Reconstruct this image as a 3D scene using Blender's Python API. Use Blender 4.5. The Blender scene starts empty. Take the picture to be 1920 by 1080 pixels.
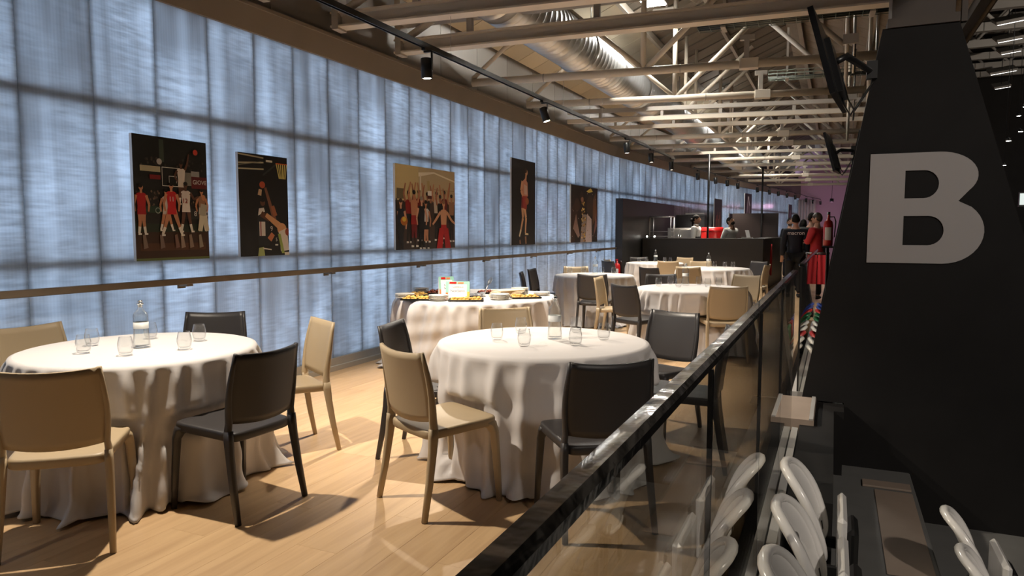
import bpy, bmesh, math, random
from mathutils import Vector, Matrix
random.seed(7)
PI = math.pi
sc = bpy.context.scene
C = sc.collection

# ------------------------------------------------------------------ camera
cam_d = bpy.data.cameras.new('camera')
cam = bpy.data.objects.new('camera', cam_d); C.objects.link(cam)
cam_d.sensor_width = 36.0
cam_d.lens = 36.0 * 1331.0 / 1920.0
cam_d.clip_start = 0.05; cam_d.clip_end = 300
cam.location = (0, 0, 1.43)
cam.rotation_euler = (math.radians(90 - 4.5534), 0, math.radians(24.411))
sc.camera = cam
# ------------------------------------------------------------------ world: overcast sky outside the translucent wall
w = bpy.data.worlds.new('overcast_sky'); sc.world = w; w.use_nodes = True
bg = w.node_tree.nodes['Background']
bg.inputs[0].default_value = (0.70, 0.82, 1.0, 1)
bg.inputs[1].default_value = 2.4
# ------------------------------------------------------------------ view
sc.view_settings.view_transform = 'Standard'
sc.view_settings.look = 'None'
sc.view_settings.exposure = 0.48
sc.view_settings.gamma = 1.0
sc.view_settings.use_curve_mapping = False
sc.cycles.max_bounces = 10
sc.cycles.transparent_max_bounces = 24
sc.cycles.sample_clamp_indirect = 6.0
SPOT_W = 310.0        # track spot power
FLOOD_E = 150.0        # roof floodlight emission
ARENA_FILL_W = 290.0       # power of the added fill lights in the arena

# ------------------------------------------------------------------ helpers
def S(r, g, b):
    f = lambda c: (c/255/12.92) if c/255 <= .04045 else ((c/255+.055)/1.055)**2.4
    return (f(r), f(g), f(b), 1)

def mat(name, col, rough=.5, metal=0.0, spec=.5, noise=0.0, nscale=8.0, bump=0.0, bscale=60.0, coat=0.0, rand=0.0, sheen=0.0):
    m = bpy.data.materials.new(name); m.use_nodes = True
    nt = m.node_tree; b = nt.nodes['Principled BSDF']
    b.inputs['Base Color'].default_value = col
    b.inputs['Roughness'].default_value = rough
    b.inputs['Metallic'].default_value = metal
    b.inputs['Specular IOR Level'].default_value = spec
    b.inputs['Coat Weight'].default_value = coat
    if sheen: b.inputs['Sheen Weight'].default_value = sheen
    L = nt.links.new
    last = None
    if noise or rand:
        tc = nt.nodes.new('ShaderNodeTexCoord')
        hsv = nt.nodes.new('ShaderNodeHueSaturation'); hsv.inputs['Color'].default_value = col
        if noise:
            n = nt.nodes.new('ShaderNodeTexNoise'); n.inputs['Scale'].default_value = nscale; n.inputs['Detail'].default_value = 5
            L(tc.outputs['Object'], n.inputs['Vector'])
            mr = nt.nodes.new('ShaderNodeMapRange'); mr.inputs[3].default_value = 1-noise; mr.inputs[4].default_value = 1+noise
            L(n.outputs[0], mr.inputs[0]); last = mr.outputs[0]
        if rand:
            oi = nt.nodes.new('ShaderNodeObjectInfo')
            mr2 = nt.nodes.new('ShaderNodeMapRange'); mr2.inputs[3].default_value = 1-rand; mr2.inputs[4].default_value = 1+rand
            L(oi.outputs['Random'], mr2.inputs[0])
            if last is not None:
                mm = nt.nodes.new('ShaderNodeMath'); mm.operation = 'MULTIPLY'
                L(last, mm.inputs[0]); L(mr2.outputs[0], mm.inputs[1]); last = mm.outputs[0]
            else: last = mr2.outputs[0]
        L(last, hsv.inputs['Value']); L(hsv.outputs[0], b.inputs['Base Color'])
    if bump:
        tc = nt.nodes.new('ShaderNodeTexCoord')
        n = nt.nodes.new('ShaderNodeTexNoise'); n.inputs['Scale'].default_value = bscale; n.inputs['Detail'].default_value = 3
        L(tc.outputs['Object'], n.inputs['Vector'])
        bp = nt.nodes.new('ShaderNodeBump'); bp.inputs['Strength'].default_value = bump; bp.inputs['Distance'].default_value = .01
        L(n.outputs[0], bp.inputs['Height']); L(bp.outputs[0], b.inputs['Normal'])
    return m

def emit(name, col, strength):
    m = bpy.data.materials.new(name); m.use_nodes = True
    b = m.node_tree.nodes['Principled BSDF']
    b.inputs['Base Color'].default_value = col
    b.inputs['Emission Color'].default_value = col
    b.inputs['Emission Strength'].default_value = strength
    return m

def glassmat(name, tint, r0=.04, rough=0.0, power=5.0):
    """clear glass: transparent body, mirror reflection growing towards grazing angles (Schlick)"""
    m = bpy.data.materials.new(name); m.use_nodes = True
    nt = m.node_tree; nt.nodes.clear(); L = nt.links.new
    out = nt.nodes.new('ShaderNodeOutputMaterial')
    mix = nt.nodes.new('ShaderNodeMixShader'); tr = nt.nodes.new('ShaderNodeBsdfTransparent'); gl = nt.nodes.new('ShaderNodeBsdfGlossy')
    tr.inputs[0].default_value = tint; gl.inputs['Roughness'].default_value = rough
    g = nt.nodes.new('ShaderNodeNewGeometry')
    dot = nt.nodes.new('ShaderNodeVectorMath'); dot.operation = 'DOT_PRODUCT'
    L(g.outputs['Normal'], dot.inputs[0]); L(g.outputs['Incoming'], dot.inputs[1])
    def M(op, a, b=None):
        n = nt.nodes.new('ShaderNodeMath'); n.operation = op
        for i, v in enumerate((a, b)):
            if v is None: continue
            if isinstance(v, (int, float)): n.inputs[i].default_value = v
            else: L(v, n.inputs[i])
        return n.outputs[0]
    ab = M('ABSOLUTE', dot.outputs['Value'])
    p = M('POWER', M('SUBTRACT', 1.0, ab), power)
    fac = M('ADD', M('MULTIPLY', p, 1-r0), r0)
    L(fac, mix.inputs[0]); L(tr.outputs[0], mix.inputs[1]); L(gl.outputs[0], mix.inputs[2]); L(mix.outputs[0], out.inputs[0])
    return m

class MB:
    def __init__(s): s.v = []; s.f = []; s.sm = []; s.mi = []; s.col = []
    def add(s, vs, fs, smooth=False, mi=0):
        o = len(s.v); s.v += [tuple(p) for p in vs]
        for f in fs: s.f.append([i+o for i in f]); s.sm.append(smooth); s.mi.append(mi)
        return s
    def box(s, a, b, mi=0, M=None):
        (x0, y0, z0), (x1, y1, z1) = a, b
        vs = [(x0,y0,z0),(x1,y0,z0),(x1,y1,z0),(x0,y1,z0),(x0,y0,z1),(x1,y0,z1),(x1,y1,z1),(x0,y1,z1)]
        if M is not None: vs = [M @ Vector(p) for p in vs]
        return s.add(vs, [(3,2,1,0),(4,5,6,7),(0,1,5,4),(1,2,6,5),(2,3,7,6),(3,0,4,7)], False, mi)
    def cbox(s, a, b, c=.01, mi=0, M=None):
        """box with chamfered edges"""
        (x0, y0, z0), (x1, y1, z1) = a, b
        bm = bmesh.new()
        bmesh.ops.create_cube(bm, size=1)
        for v in bm.verts:
            v.co = Vector((x0+(v.co.x+.5)*(x1-x0), y0+(v.co.y+.5)*(y1-y0), z0+(v.co.z+.5)*(z1-z0)))
        bmesh.ops.bevel(bm, geom=bm.edges[:], offset=c, segments=1, affect='EDGES', profile=.5)
        bm.verts.index_update()
        vs = [v.co.copy() for v in bm.verts]; fs = [[v.index for v in f.verts] for f in bm.faces]; bm.free()
        if M is not None: vs = [M @ p for p in vs]
        return s.add(vs, fs, False, mi)
    def tube(s, pts, r, n=10, mi=0, smooth=True, cap=True, square=False):
        """pts path; r scalar or list; elliptical sections with (rx, ry) tuples allowed"""
        pts = [Vector(p) for p in pts]; N = len(pts)
        rs = r if isinstance(r, (list,)) else [r]*N
        vs = []; fs = []
        up0 = None
        for i, p in enumerate(pts):
            d = (pts[min(i+1, N-1)] - pts[max(i-1, 0)])
            if d.length < 1e-9: d = Vector((0,0,1))
            d.normalize()
            if up0 is None:
                ref = Vector((0,1,0)) if abs(d.y) < .9 else Vector((1,0,0))
                if abs(d.z) > .5: ref = Vector((1,0,0))
                u = (ref - d*ref.dot(d)).normalized()
            else:
                u = (up0 - d*up0.dot(d)).normalized()
            up0 = u; vv = d.cross(u)
            rr = rs[i]; rx, ry = rr if isinstance(rr, tuple) else (rr, rr)
            for k in range(n):
                a = 2*PI*(k+.5)/n
                if square:
                    ca = math.copysign(abs(math.cos(a))**.35, math.cos(a)); sa = math.copysign(abs(math.sin(a))**.35, math.sin(a))
                else: ca, sa = math.cos(a), math.sin(a)
                vs.append(p + u*ca*rx + vv*sa*ry)
        for i in range(N-1):
            for k in range(n):
                k2 = (k+1) % n
                fs.append((i*n+k, i*n+k2, (i+1)*n+k2, (i+1)*n+k))
        if cap:
            fs.append(tuple(reversed(range(n)))); fs.append(tuple((N-1)*n+k for k in range(n)))
        return s.add(vs, fs, smooth, mi)
    def lathe(s, prof, n=24, c=(0,0,0), mi=0, smooth=True, close=False, M=None):
        vs = []; fs = []; idx = []
        for (r, z) in prof:
            if r < 1e-6:
                idx.append([len(vs)]); vs.append(Vector((c[0], c[1], c[2]+z)))
            else:
                st = len(vs); idx.append([st+k for k in range(n)])
                for k in range(n):
                    a = 2*PI*k/n; vs.append(Vector((c[0]+r*math.cos(a), c[1]+r*math.sin(a), c[2]+z)))
        for i in range(len(prof)-1):
            A, B = idx[i], idx[i+1]
            for k in range(n):
                k2 = (k+1) % n
                if len(A) == 1 and len(B) == 1: continue
                if len(A) == 1: fs.append((A[0], B[k2], B[k]))
                elif len(B) == 1: fs.append((A[k], A[k2], B[0]))
                else: fs.append((A[k], A[k2], B[k2], B[k]))
        if M is not None: vs = [M @ p for p in vs]
        return s.add(vs, fs, smooth, mi)
    def prism(s, poly, ext, mi=0):
        """poly: list of 3d points (planar), ext: vector"""
        n = len(poly); e = Vector(ext)
        a = [Vector(p) for p in poly]; b = [p+e for p in a]
        fs = [tuple(reversed(range(n))), tuple(range(n, 2*n))]
        for k in range(n): fs.append((k, (k+1) % n, n+(k+1) % n, n+k))
        return s.add(a+b, fs, False, mi)
    def grid(s, fn, nu, nv, smooth=True, mi=0, wrap=False):
        vs = []; fs = []
        cu = nu if wrap else nu+1
        for j in range(nv+1):
            for i in range(cu): vs.append(fn(i/nu, j/nv))
        for j in range(nv):
            for i in range(nu):
                i2 = (i+1) % cu if wrap else i+1
                fs.append((j*cu+i, j*cu+i2, (j+1)*cu+i2, (j+1)*cu+i))
        return s.add(vs, fs, smooth, mi)
    def mesh(s, name):
        me = bpy.data.meshes.new(name)
        me.from_pydata([tuple(v) for v in s.v], [], s.f)
        me.polygons.foreach_set('use_smooth', s.sm); me.polygons.foreach_set('material_index', s.mi)
        bm = bmesh.new(); bm.from_mesh(me); bmesh.ops.recalc_face_normals(bm, faces=bm.faces[:]); bm.to_mesh(me); bm.free()
        me.update(); return me
    def build(s, name, m, parent=None, loc=(0,0,0), rz=0):
        return mk(name, s.mesh(name), m, parent, loc, rz)

def mk(name, me, m, parent=None, loc=(0,0,0), rz=0, objmat=False):
    o = bpy.data.objects.new(name, me); C.objects.link(o)
    ms = m if isinstance(m, (list, tuple)) else [m]
    if objmat:
        while len(me.materials) < len(ms): me.materials.append(None)
        for i, q in enumerate(ms):
            o.material_slots[i].link = 'OBJECT'; o.material_slots[i].material = q
    elif len(me.materials) == 0:
        for q in ms: me.materials.append(q)
    o.parent = parent; o.location = loc; o.rotation_euler = (0, 0, rz)
    return o
def tag(o, label=None, cat=None, group=None, kind=None):
    if label: o['label'] = label
    if cat: o['category'] = cat
    if group: o['group'] = group
    if kind: o['kind'] = kind
    return o
def empty(name, loc=(0,0,0), rz=0, label=None, cat=None, group=None, kind=None):
    o = bpy.data.objects.new(name, None); C.objects.link(o); o.empty_display_size = .1
    o.location = loc; o.rotation_euler = (0, 0, rz)
    return tag(o, label, cat, group, kind)
def copy_tree(o, parent=None):
    c = o.copy(); C.objects.link(c); c.parent = parent
    for ch in o.children: copy_tree(ch, c)
    return c
def autosm(o, ang=40):
    me = o.data
    me.polygons.foreach_set('use_smooth', [True]*len(me.polygons))
    try: me.set_sharp_from_angle(angle=math.radians(ang))
    except Exception: pass
    return o
def text_mesh(txt, size, ext=.001, align='CENTER', bold=0.0):
    cu = bpy.data.curves.new('lettering', 'FONT'); cu.body = txt; cu.size = size; cu.extrude = ext; cu.align_x = align; cu.align_y = 'CENTER'; cu.offset = bold
    o = bpy.data.objects.new('lettering', cu); C.objects.link(o)
    dg = bpy.context.evaluated_depsgraph_get(); dg.update()
    me = bpy.data.meshes.new_from_object(o.evaluated_get(dg))
    bpy.data.objects.remove(o); me.materials.clear()
    return me

# ------------------------------------------------------------------ materials
Mt = {}
Mt['dark_plastic'] = mat('anthracite_plastic', (.030, .027, .027, 1), .42, bump=.05, bscale=300)
Mt['tan_plastic'] = mat('sand_plastic', (.40, .31, .195, 1), .45, bump=.05, bscale=300)
Mt['cloth'] = mat('white_tablecloth', (.60, .575, .565, 1), .7, noise=.03, nscale=3, bump=.04, bscale=500, sheen=.1)
Mt['black'] = mat('matt_black_paint', (.012, .012, .013, 1), .55, noise=.15, nscale=2)
Mt['bar_black'] = mat('bar_black_laminate', (.028, .027, .026, 1), .42, noise=.1, nscale=2)
Mt['pillar'] = mat('pillar_black_paint', (.013, .0122, .012, 1), .7, spec=.15, noise=.25, nscale=3, bump=.12, bscale=6)
Mt['letter'] = mat('pale_grey_letter_vinyl', (.33, .31, .30, 1), .6, noise=.03, nscale=2)
Mt['metal'] = mat('brushed_steel', (.55, .54, .52, 1), .32, metal=1, noise=.08, nscale=20)
Mt['duct'] = mat('galvanised_duct', (.66, .67, .68, 1), .42, metal=.9, noise=.12, nscale=5)
Mt['alu'] = mat('aluminium_profile', (.48, .47, .45, 1), .4, metal=.35)
Mt['cream_steel'] = mat('cream_painted_steel', (.64, .57, .47, 1), .45, noise=.06, nscale=5)
Mt['grey_steel'] = mat('grey_painted_steel', (.40, .365, .32, 1), .5, noise=.08, nscale=5)
Mt['fascia'] = mat('brown_grey_fascia', (.20, .165, .13, 1), .6, noise=.12, nscale=3)
Mt['upper_panel'] = mat('upper_metal_panel', (.18, .16, .14, 1), .42, metal=.3, noise=.08, nscale=2, rand=.06)
Mt['deck'] = mat('cream_roof_board', (.62, .54, .40, 1), .7, noise=.10, nscale=2, rand=.1)
Mt['deck_dark'] = mat('brown_fibre_board', (.24, .195, .15, 1), .8, noise=.25, nscale=9, rand=.12)
Mt['capital'] = mat('dark_brown_capital', (.07, .055, .045, 1), .7)
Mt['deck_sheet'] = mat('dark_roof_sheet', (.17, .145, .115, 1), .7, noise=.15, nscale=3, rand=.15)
Mt['purlin'] = mat('grey_purlin_paint', (.34, .30, .25, 1), .6, noise=.1, nscale=4)
Mt['track'] = mat('black_track_metal', (.012, .012, .012, 1), .35)
Mt['lens'] = emit('warm_lamp_lens', (1, .86, .68, 1), 14.0)
Mt['flood'] = emit('flood_lamp_lens', (1, .96, .88, 1), FLOOD_E)
Mt['bronze'] = mat('bronze_rail', (.20, .155, .11, 1), .38, metal=.6, noise=.15, nscale=6)
Mt['base_metal'] = mat('baseboard_metal', (.42, .40, .36, 1), .4, metal=.4)
Mt['glass'] = glassmat('balustrade_glass', (.86, .865, .85, 1), .04)
Mt['tumbler'] = glassmat('clear_tumbler_glass', (.965, .97, .97, 1), .045, power=3.2)
Mt['bottle'] = glassmat('clear_bottle_glass', (.98, .985, .98, 1), .05, power=3.0)
Mt['water'] = glassmat('water', (.985, .99, .985, 1), .03)
Mt['label'] = mat('bottle_label', (.55, .56, .55, 1), .5, noise=.1, nscale=60)
Mt['chrome'] = mat('chrome', (.8, .8, .8, 1), .12, metal=1)
Mt['seat_white'] = mat('white_seat_plastic', (.80, .78, .75, 1), .22, coat=.4, noise=.03)
Mt['seat_green'] = mat('green_seat_plastic', (.01, .20, .07, 1), .3)
Mt['seat_red'] = mat('red_seat_plastic', (.45, .015, .015, 1), .3)
Mt['seat_blue'] = mat('blue_seat_plastic', (.02, .06, .32, 1), .3)
Mt['concrete'] = mat('grey_painted_concrete', (.13, .13, .125, 1), .75, noise=.18, nscale=5, bump=.1, bscale=30)
Mt['plywood'] = mat('worn_plywood_patch', (.27, .21, .165, 1), .7, noise=.12, nscale=6)
Mt['porcelain'] = mat('cream_porcelain', (.78, .73, .64, 1), .25, coat=.3)
Mt['tray'] = mat('black_tray', (.010, .010, .010, 1), .3)
Mt['red'] = mat('red_paint', (.55, .012, .012, 1), .3, coat=.3)
Mt['red_cloth'] = mat('red_fabric', (.42, .012, .018, 1), .8)
Mt['white_paper'] = mat('white_paper', (.80, .79, .78, 1), .7)
Mt['ink'] = mat('dark_ink', (.03, .03, .05, 1), .8)
Mt['skin_light'] = mat('light_skin', (.50, .28, .19, 1), .5)
Mt['skin_brown'] = mat('brown_skin', (.28, .15, .09, 1), .5)
Mt['hair'] = mat('dark_hair', (.010, .008, .007, 1), .85, spec=.2)
Mt['hair_brown'] = mat('brown_hair', (.05, .03, .02, 1), .5)
Mt['shirt_white'] = mat('white_shirt', (.72, .70, .66, 1), .8)
Mt['navy'] = mat('navy_fabric', (.008, .010, .018, 1), .85)
Mt['dark_fabric'] = mat('black_fabric', (.008, .008, .009, 1), .85)
Mt['olive'] = mat('dark_olive_fabric', (.02, .021, .016, 1), .85)
Mt['red_jacket'] = mat('red_jacket', (.50, .02, .025, 1), .75)
Mt['wire'] = mat('green_grey_wire', (.16, .19, .16, 1), .4, metal=.5)
Mt['screen'] = mat('black_television_plastic', (.008, .008, .009, 1), .3)
Mt['pink_wall'] = mat('pink_light_tinted_wall', (.55, .36, .48, 1), .8)  # the pink light on this wall is put into its base colour
Mt['curtain'] = mat('pale_curtain', (.55, .52, .50, 1), .9)
Mt['arena_dark'] = mat('dark_arena_roof', (.05, .045, .04, 1), .8, noise=.2, nscale=2)

def vcol_mat(name, rough=.45):
    m = bpy.data.materials.new(name); m.use_nodes = True; nt = m.node_tree
    a = nt.nodes.new('ShaderNodeAttribute'); a.attribute_name = 'ink'
    nt.links.new(a.outputs['Color'], nt.nodes['Principled BSDF'].inputs['Base Color'])
    nt.nodes['Principled BSDF'].inputs['Roughness'].default_value = rough
    return m
Mt['print'] = vcol_mat('poster_print', .5)

def wood_mat():
    m = bpy.data.materials.new('oak_vinyl_plank'); m.use_nodes = True; nt = m.node_tree; L = nt.links.new
    b = nt.nodes['Principled BSDF']; b.inputs['Roughness'].default_value = .38
    tc = nt.nodes.new('ShaderNodeTexCoord'); oi = nt.nodes.new('ShaderNodeObjectInfo')
    mp = nt.nodes.new('ShaderNodeMapping'); mp.inputs['Scale'].default_value = (22, 1.6, 4)
    add = nt.nodes.new('ShaderNodeVectorMath'); add.operation = 'ADD'
    sc_ = nt.nodes.new('ShaderNodeVectorMath'); sc_.operation = 'SCALE'; sc_.inputs[0].default_value = (7.3, 31.7, 3.1)
    L(oi.outputs['Random'], sc_.inputs['Scale'])
    L(tc.outputs['Object'], mp.inputs[0]); L(mp.outputs[0], add.inputs[0]); L(sc_.outputs[0], add.inputs[1])
    n = nt.nodes.new('ShaderNodeTexNoise'); n.inputs['Scale'].default_value = 1.0; n.inputs['Detail'].default_value = 6; n.inputs['Distortion'].default_value = .6
    L(add.outputs[0], n.inputs['Vector'])
    cr = nt.nodes.new('ShaderNodeValToRGB')
    cr.color_ramp.elements[0].position = .28; cr.color_ramp.elements[0].color = (.48, .31, .165, 1)
    cr.color_ramp.elements[1].position = .70; cr.color_ramp.elements[1].color = (.60, .41, .225, 1)
    L(n.outputs[0], cr.inputs[0])
    hsv = nt.nodes.new('ShaderNodeHueSaturation'); mr = nt.nodes.new('ShaderNodeMapRange'); mr.inputs[3].default_value = .93; mr.inputs[4].default_value = 1.05
    L(oi.outputs['Random'], mr.inputs[0]); L(mr.outputs[0], hsv.inputs['Value']); L(cr.outputs[0], hsv.inputs['Color']); L(hsv.outputs[0], b.inputs['Base Color'])
    return m
Mt['wood'] = wood_mat()

def poly_mat():
    """multi-wall polycarbonate: light from outside is diffused; fine flutes and cells"""
    m = bpy.data.materials.new('translucent_polycarbonate'); m.use_nodes = True; nt = m.node_tree; nt.nodes.clear(); L = nt.links.new
    out = nt.nodes.new('ShaderNodeOutputMaterial')
    tc = nt.nodes.new('ShaderNodeTexCoord'); oi = nt.nodes.new('ShaderNodeObjectInfo')
    # horizontal cell bands
    mp = nt.nodes.new('ShaderNodeMapping'); mp.inputs['Scale'].default_value = (1, 5, 40)
    L(tc.outputs['Object'], mp.inputs[0])
    add = nt.nodes.new('ShaderNodeVectorMath'); add.operation = 'ADD'
    sv = nt.nodes.new('ShaderNodeVectorMath'); sv.operation = 'SCALE'; sv.inputs[0].default_value = (3.1, 17.7, .7); L(oi.outputs['Random'], sv.inputs['Scale'])
    L(mp.outputs[0], add.inputs[0]); L(sv.outputs[0], add.inputs[1])
    n1 = nt.nodes.new('ShaderNodeTexNoise'); n1.inputs['Scale'].default_value = 1.0; n1.inputs['Detail'].default_value = 2; L(add.outputs[0], n1.inputs['Vector'])
    # broad streaks running down a panel
    mp2 = nt.nodes.new('ShaderNodeMapping'); mp2.inputs['Scale'].default_value = (1, 7, .55); L(tc.outputs['Object'], mp2.inputs[0])
    add2 = nt.nodes.new('ShaderNodeVectorMath'); add2.operation = 'ADD'; L(mp2.outputs[0], add2.inputs[0]); L(sv.outputs[0], add2.inputs[1])
    n2 = nt.nodes.new('ShaderNodeTexNoise'); n2.inputs['Scale'].default_value = 1.0; n2.inputs['Detail'].default_value = 3; L(add2.outputs[0], n2.inputs['Vector'])
    add3 = nt.nodes.new('ShaderNodeVectorMath'); add3.operation = 'ADD'; L(tc.outputs['Object'], add3.inputs[0]); L(sv.outputs[0], add3.inputs[1])
    # fine vertical flutes
    mp3 = nt.nodes.new('ShaderNodeMapping'); mp3.inputs['Scale'].default_value = (1, 1, 1); L(tc.outputs['Object'], mp3.inputs[0])
    wv = nt.nodes.new('ShaderNodeTexWave'); wv.wave_type = 'BANDS'; wv.bands_direction = 'Y'; wv.inputs['Scale'].default_value = 14; wv.inputs['Distortion'].default_value = 0
    L(mp3.outputs[0], wv.inputs['Vector'])
    def M(op, a, b):
        n = nt.nodes.new('ShaderNodeMath'); n.operation = op
        for i, v in enumerate((a, b)):
            if isinstance(v, (int, float)): n.inputs[i].default_value = v
            else: L(v, n.inputs[i])
        return n.outputs[0]
    def rng(sock, a, b):
        q = nt.nodes.new('ShaderNodeMapRange'); q.inputs[1].default_value = a; q.inputs[2].default_value = b; L(sock, q.inputs[0]); return q.outputs[0]
    # clouds of stronger and weaker cell structure
    n3 = nt.nodes.new('ShaderNodeTexNoise'); n3.inputs['Scale'].default_value = 1.3; n3.inputs['Detail'].default_value = 2; L(add3.outputs[0], n3.inputs['Vector'])
    cells = M('MULTIPLY', rng(n1.outputs[0], .32, .68), rng(n3.outputs[0], .30, .62))
    val = M('ADD', M('MULTIPLY', cells, .34), M('MULTIPLY', rng(n2.outputs[0], .30, .70), .34))
    val = M('ADD', val, M('MULTIPLY', rng(n3.outputs[0], .3, .7), .14))
    val = M('ADD', val, M('MULTIPLY', wv.outputs[0], .05))
    val = M('ADD', val, M('MULTIPLY', oi.outputs['Random'], .10))
    val = M('ADD', val, .36)
    colm = nt.nodes.new('ShaderNodeVectorMath'); colm.operation = 'SCALE'; colm.inputs[0].default_value = (.74, .80, .86); L(val, colm.inputs['Scale'])
    tl = nt.nodes.new('ShaderNodeBsdfTranslucent'); L(colm.outputs[0], tl.inputs[0])
    df = nt.nodes.new('ShaderNodeBsdfDiffuse'); df.inputs[0].default_value = (.62, .64, .66, 1)
    mx = nt.nodes.new('ShaderNodeMixShader'); mx.inputs[0].default_value = .22; L(tl.outputs[0], mx.inputs[1]); L(df.outputs[0], mx.inputs[2])
    gl = nt.nodes.new('ShaderNodeBsdfGlossy'); gl.inputs['Roughness'].default_value = .16
    bp = nt.nodes.new('ShaderNodeBump'); bp.inputs['Strength'].default_value = .25; bp.inputs['Distance'].default_value = .004
    L(wv.outputs[0], bp.inputs['Height']); L(bp.outputs[0], gl.inputs['Normal'])
    fr = nt.nodes.new('ShaderNodeFresnel'); fr.inputs[0].default_value = 1.5
    mx2 = nt.nodes.new('ShaderNodeMixShader'); L(fr.outputs[0], mx2.inputs[0]); L(mx.outputs[0], mx2.inputs[1]); L(gl.outputs[0], mx2.inputs[2])
    L(mx2.outputs[0], out.inputs[0])
    return m
Mt['poly'] = poly_mat()

# ------------------------------------------------------------------ the setting
WX = -4.68
GX = -.26       # plane of the glass balustrade
floor = tag(MB().box((-4.9, -4, -.3), (-.40, 17.4, -.012)).box((-4.9, 17.4, -.3), (1.2, 48, -.006)).box((-.40, 12.45, -.3), (.0, 17.4, -.012)).build('floor', Mt['wood']), 'light oak plank floor of the dining hall', None, None, 'structure')
pw, pl = .225, 1.30
plank = MB().cbox((.0003, .0003, -.011), (pw-.0003, pl-.0003, 0), .0006).mesh('plank')
x = -.40 - pw
row = 0
while x > -4.72:
    y = .55 - (row*.47) % pl
    while y < 17.3:
        if y + pl > .7: mk('plank', plank, Mt['wood'], floor, (x, y, 0))
        y += pl
    x -= pw; row += 1

path = [(-4.68, 16), (-4.25, 21.6), (-3.8, 26.1), (-3.05, 31.4), (-1.95, 39), (-1.0, 44)]
wl = empty('wall_left', (WX, 0, 0), 0, 'translucent bluish polycarbonate panel wall', None, None, 'structure')
pz0, pz1 = .13, 3.17
panel = MB().box((-.03, .002, pz0), (0, .498, pz1)).mesh('panel')
conn = MB().box((-.07, -.004, pz0), (-.031, .004, pz1)).box((-.036, -.014, pz0), (-.031, .014, pz1)).mesh('panel_joint')
def wall_strip(p, q, first):
    p = Vector((p[0], p[1], 0)); q = Vector((q[0], q[1], 0)); d = q-p
    n = max(1, round(d.length/.5)); st = d.length/n; ang = math.atan2(-d.x, d.y)
    for i in range(n):
        c = p + d*(i/n)
        o = mk('panel', panel, Mt['poly'], wl, (c.x-WX, c.y, 0), ang); o.scale.y = st/.5
        mk('panel_joint', conn, Mt['poly'], wl, (c.x-WX, c.y, 0), ang)
wall_strip((WX, 2.84-.5*13), (WX, 2.84+26*.5), True)
wall_strip((WX, 2.84+26*.5), path[1], False)
for a, b in zip(path[1:-1], path[2:]): wall_strip(a, b, False)
full = [(WX, -4)] + path
def ribbon(prof, name, m, parent=None, pts=None):
    """sweep a closed (offset-from-wall, z) profile along the wall path"""
    pts = pts or full
    mb = MB(); rings = []
    for i, p in enumerate(pts):
        a = Vector(pts[max(i-1, 0)]); b = Vector(pts[min(i+1, len(pts)-1)]); d = (b-a).normalized(); nrm = Vector((d.y, -d.x))
        rings.append([(p[0]+nrm.x*o, p[1]+nrm.y*o, z) for o, z in prof])
    n = len(prof); vs = [v for r in rings for v in r]; fs = []
    for i in range(len(pts)-1):
        for k in range(n): fs.append((i*n+k, i*n+(k+1) % n, (i+1)*n+(k+1) % n, (i+1)*n+k))
    fs.append(tuple(range(n))); fs.append(tuple((len(pts)-1)*n+k for k in range(n)))
    mb.add(vs, fs); return mb.build(name, m, parent)
for nm, z, hh, lab in (('trim_1', 2.33, .035, 'upper steel girt running behind the translucent wall panels'), ('trim_3', 1.21, .028, 'lower steel girt running behind the translucent wall panels')):
    tag(ribbon([(-.037, z-hh), (-.037, z+hh), (-.10, z+hh), (-.10, z-hh)], nm, Mt['grey_steel']), lab, None, None, 'structure')
tag(ribbon([(0, 0), (.05, 0), (.05, .05), (.03, .055), (.03, .13), (-.09, .13), (-.09, 0)], 'baseboard_left', Mt['base_metal']), 'pale metal baseboard below the translucent wall', None, None, 'structure')
tag(ribbon([(-.12, 3.15), (.03, 3.15), (.08, 3.345), (.10, 3.345), (.10, 3.375), (-.12, 3.375)], 'trim_2', Mt['fascia']), 'brown fascia beam above the translucent wall', None, None, 'structure')
# upper metal panels between fascia and roof
wu = empty('wall_upper', (WX, 0, 0), 0, 'brown grey metal panels above the fascia', None, None, 'structure')
up = MB().box((-.06, .004, 3.37), (.06, .996, 4.12)).mesh('panel')
def upstrip(p, q):
    p = Vector((p[0], p[1], 0)); q = Vector((q[0], q[1], 0)); d = q-p; n = max(1, round(d.length)); ang = math.atan2(-d.x, d.y)
    for i in range(n):
        c = p + d*(i/n); o = mk('panel', up, Mt['upper_panel'], wu, (c.x-WX, c.y, 0), ang); o.scale.y = d.length/n
for a, b in zip(full[:-1], full[1:]): upstrip(a, b)
ribbon([(-.10, 3.3), (-.07, 3.3), (-.07, 4.4), (-.10, 4.4)], 'backing', Mt['black'], wu).location = (-WX, 0, 0)

# roof: left slope of cream boards, right slope of brown fibre board on purlins
ceil = empty('ceiling', (0, 0, 0), 0, 'sloping roof of boards over the dining hall', None, None, 'structure')
RX, RZ0, RZ1 = -1.05, 4.03, 5.62
def slopeL(x): return RZ0 + (x+4.75)*(RZ1-RZ0)/(RX+4.75)
bl = MB().prism([(-4.8, .006, slopeL(-4.8)), (-3.02, .006, slopeL(-3.02)), (-3.02, .006, slopeL(-3.02)+.06), (-4.8, .006, slopeL(-4.8)+.06)], (0, .588, 0)).mesh('roof_board')
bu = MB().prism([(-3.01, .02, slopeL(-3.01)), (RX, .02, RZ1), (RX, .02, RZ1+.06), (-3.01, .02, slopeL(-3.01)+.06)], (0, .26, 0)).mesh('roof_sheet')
br = MB().prism([(RX, .006, RZ1), (1.7, .006, 4.25), (1.7, .006, 4.31), (RX, .006, RZ1+.06)], (0, .588, 0)).mesh('fibre_board')
y = -4.0
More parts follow.
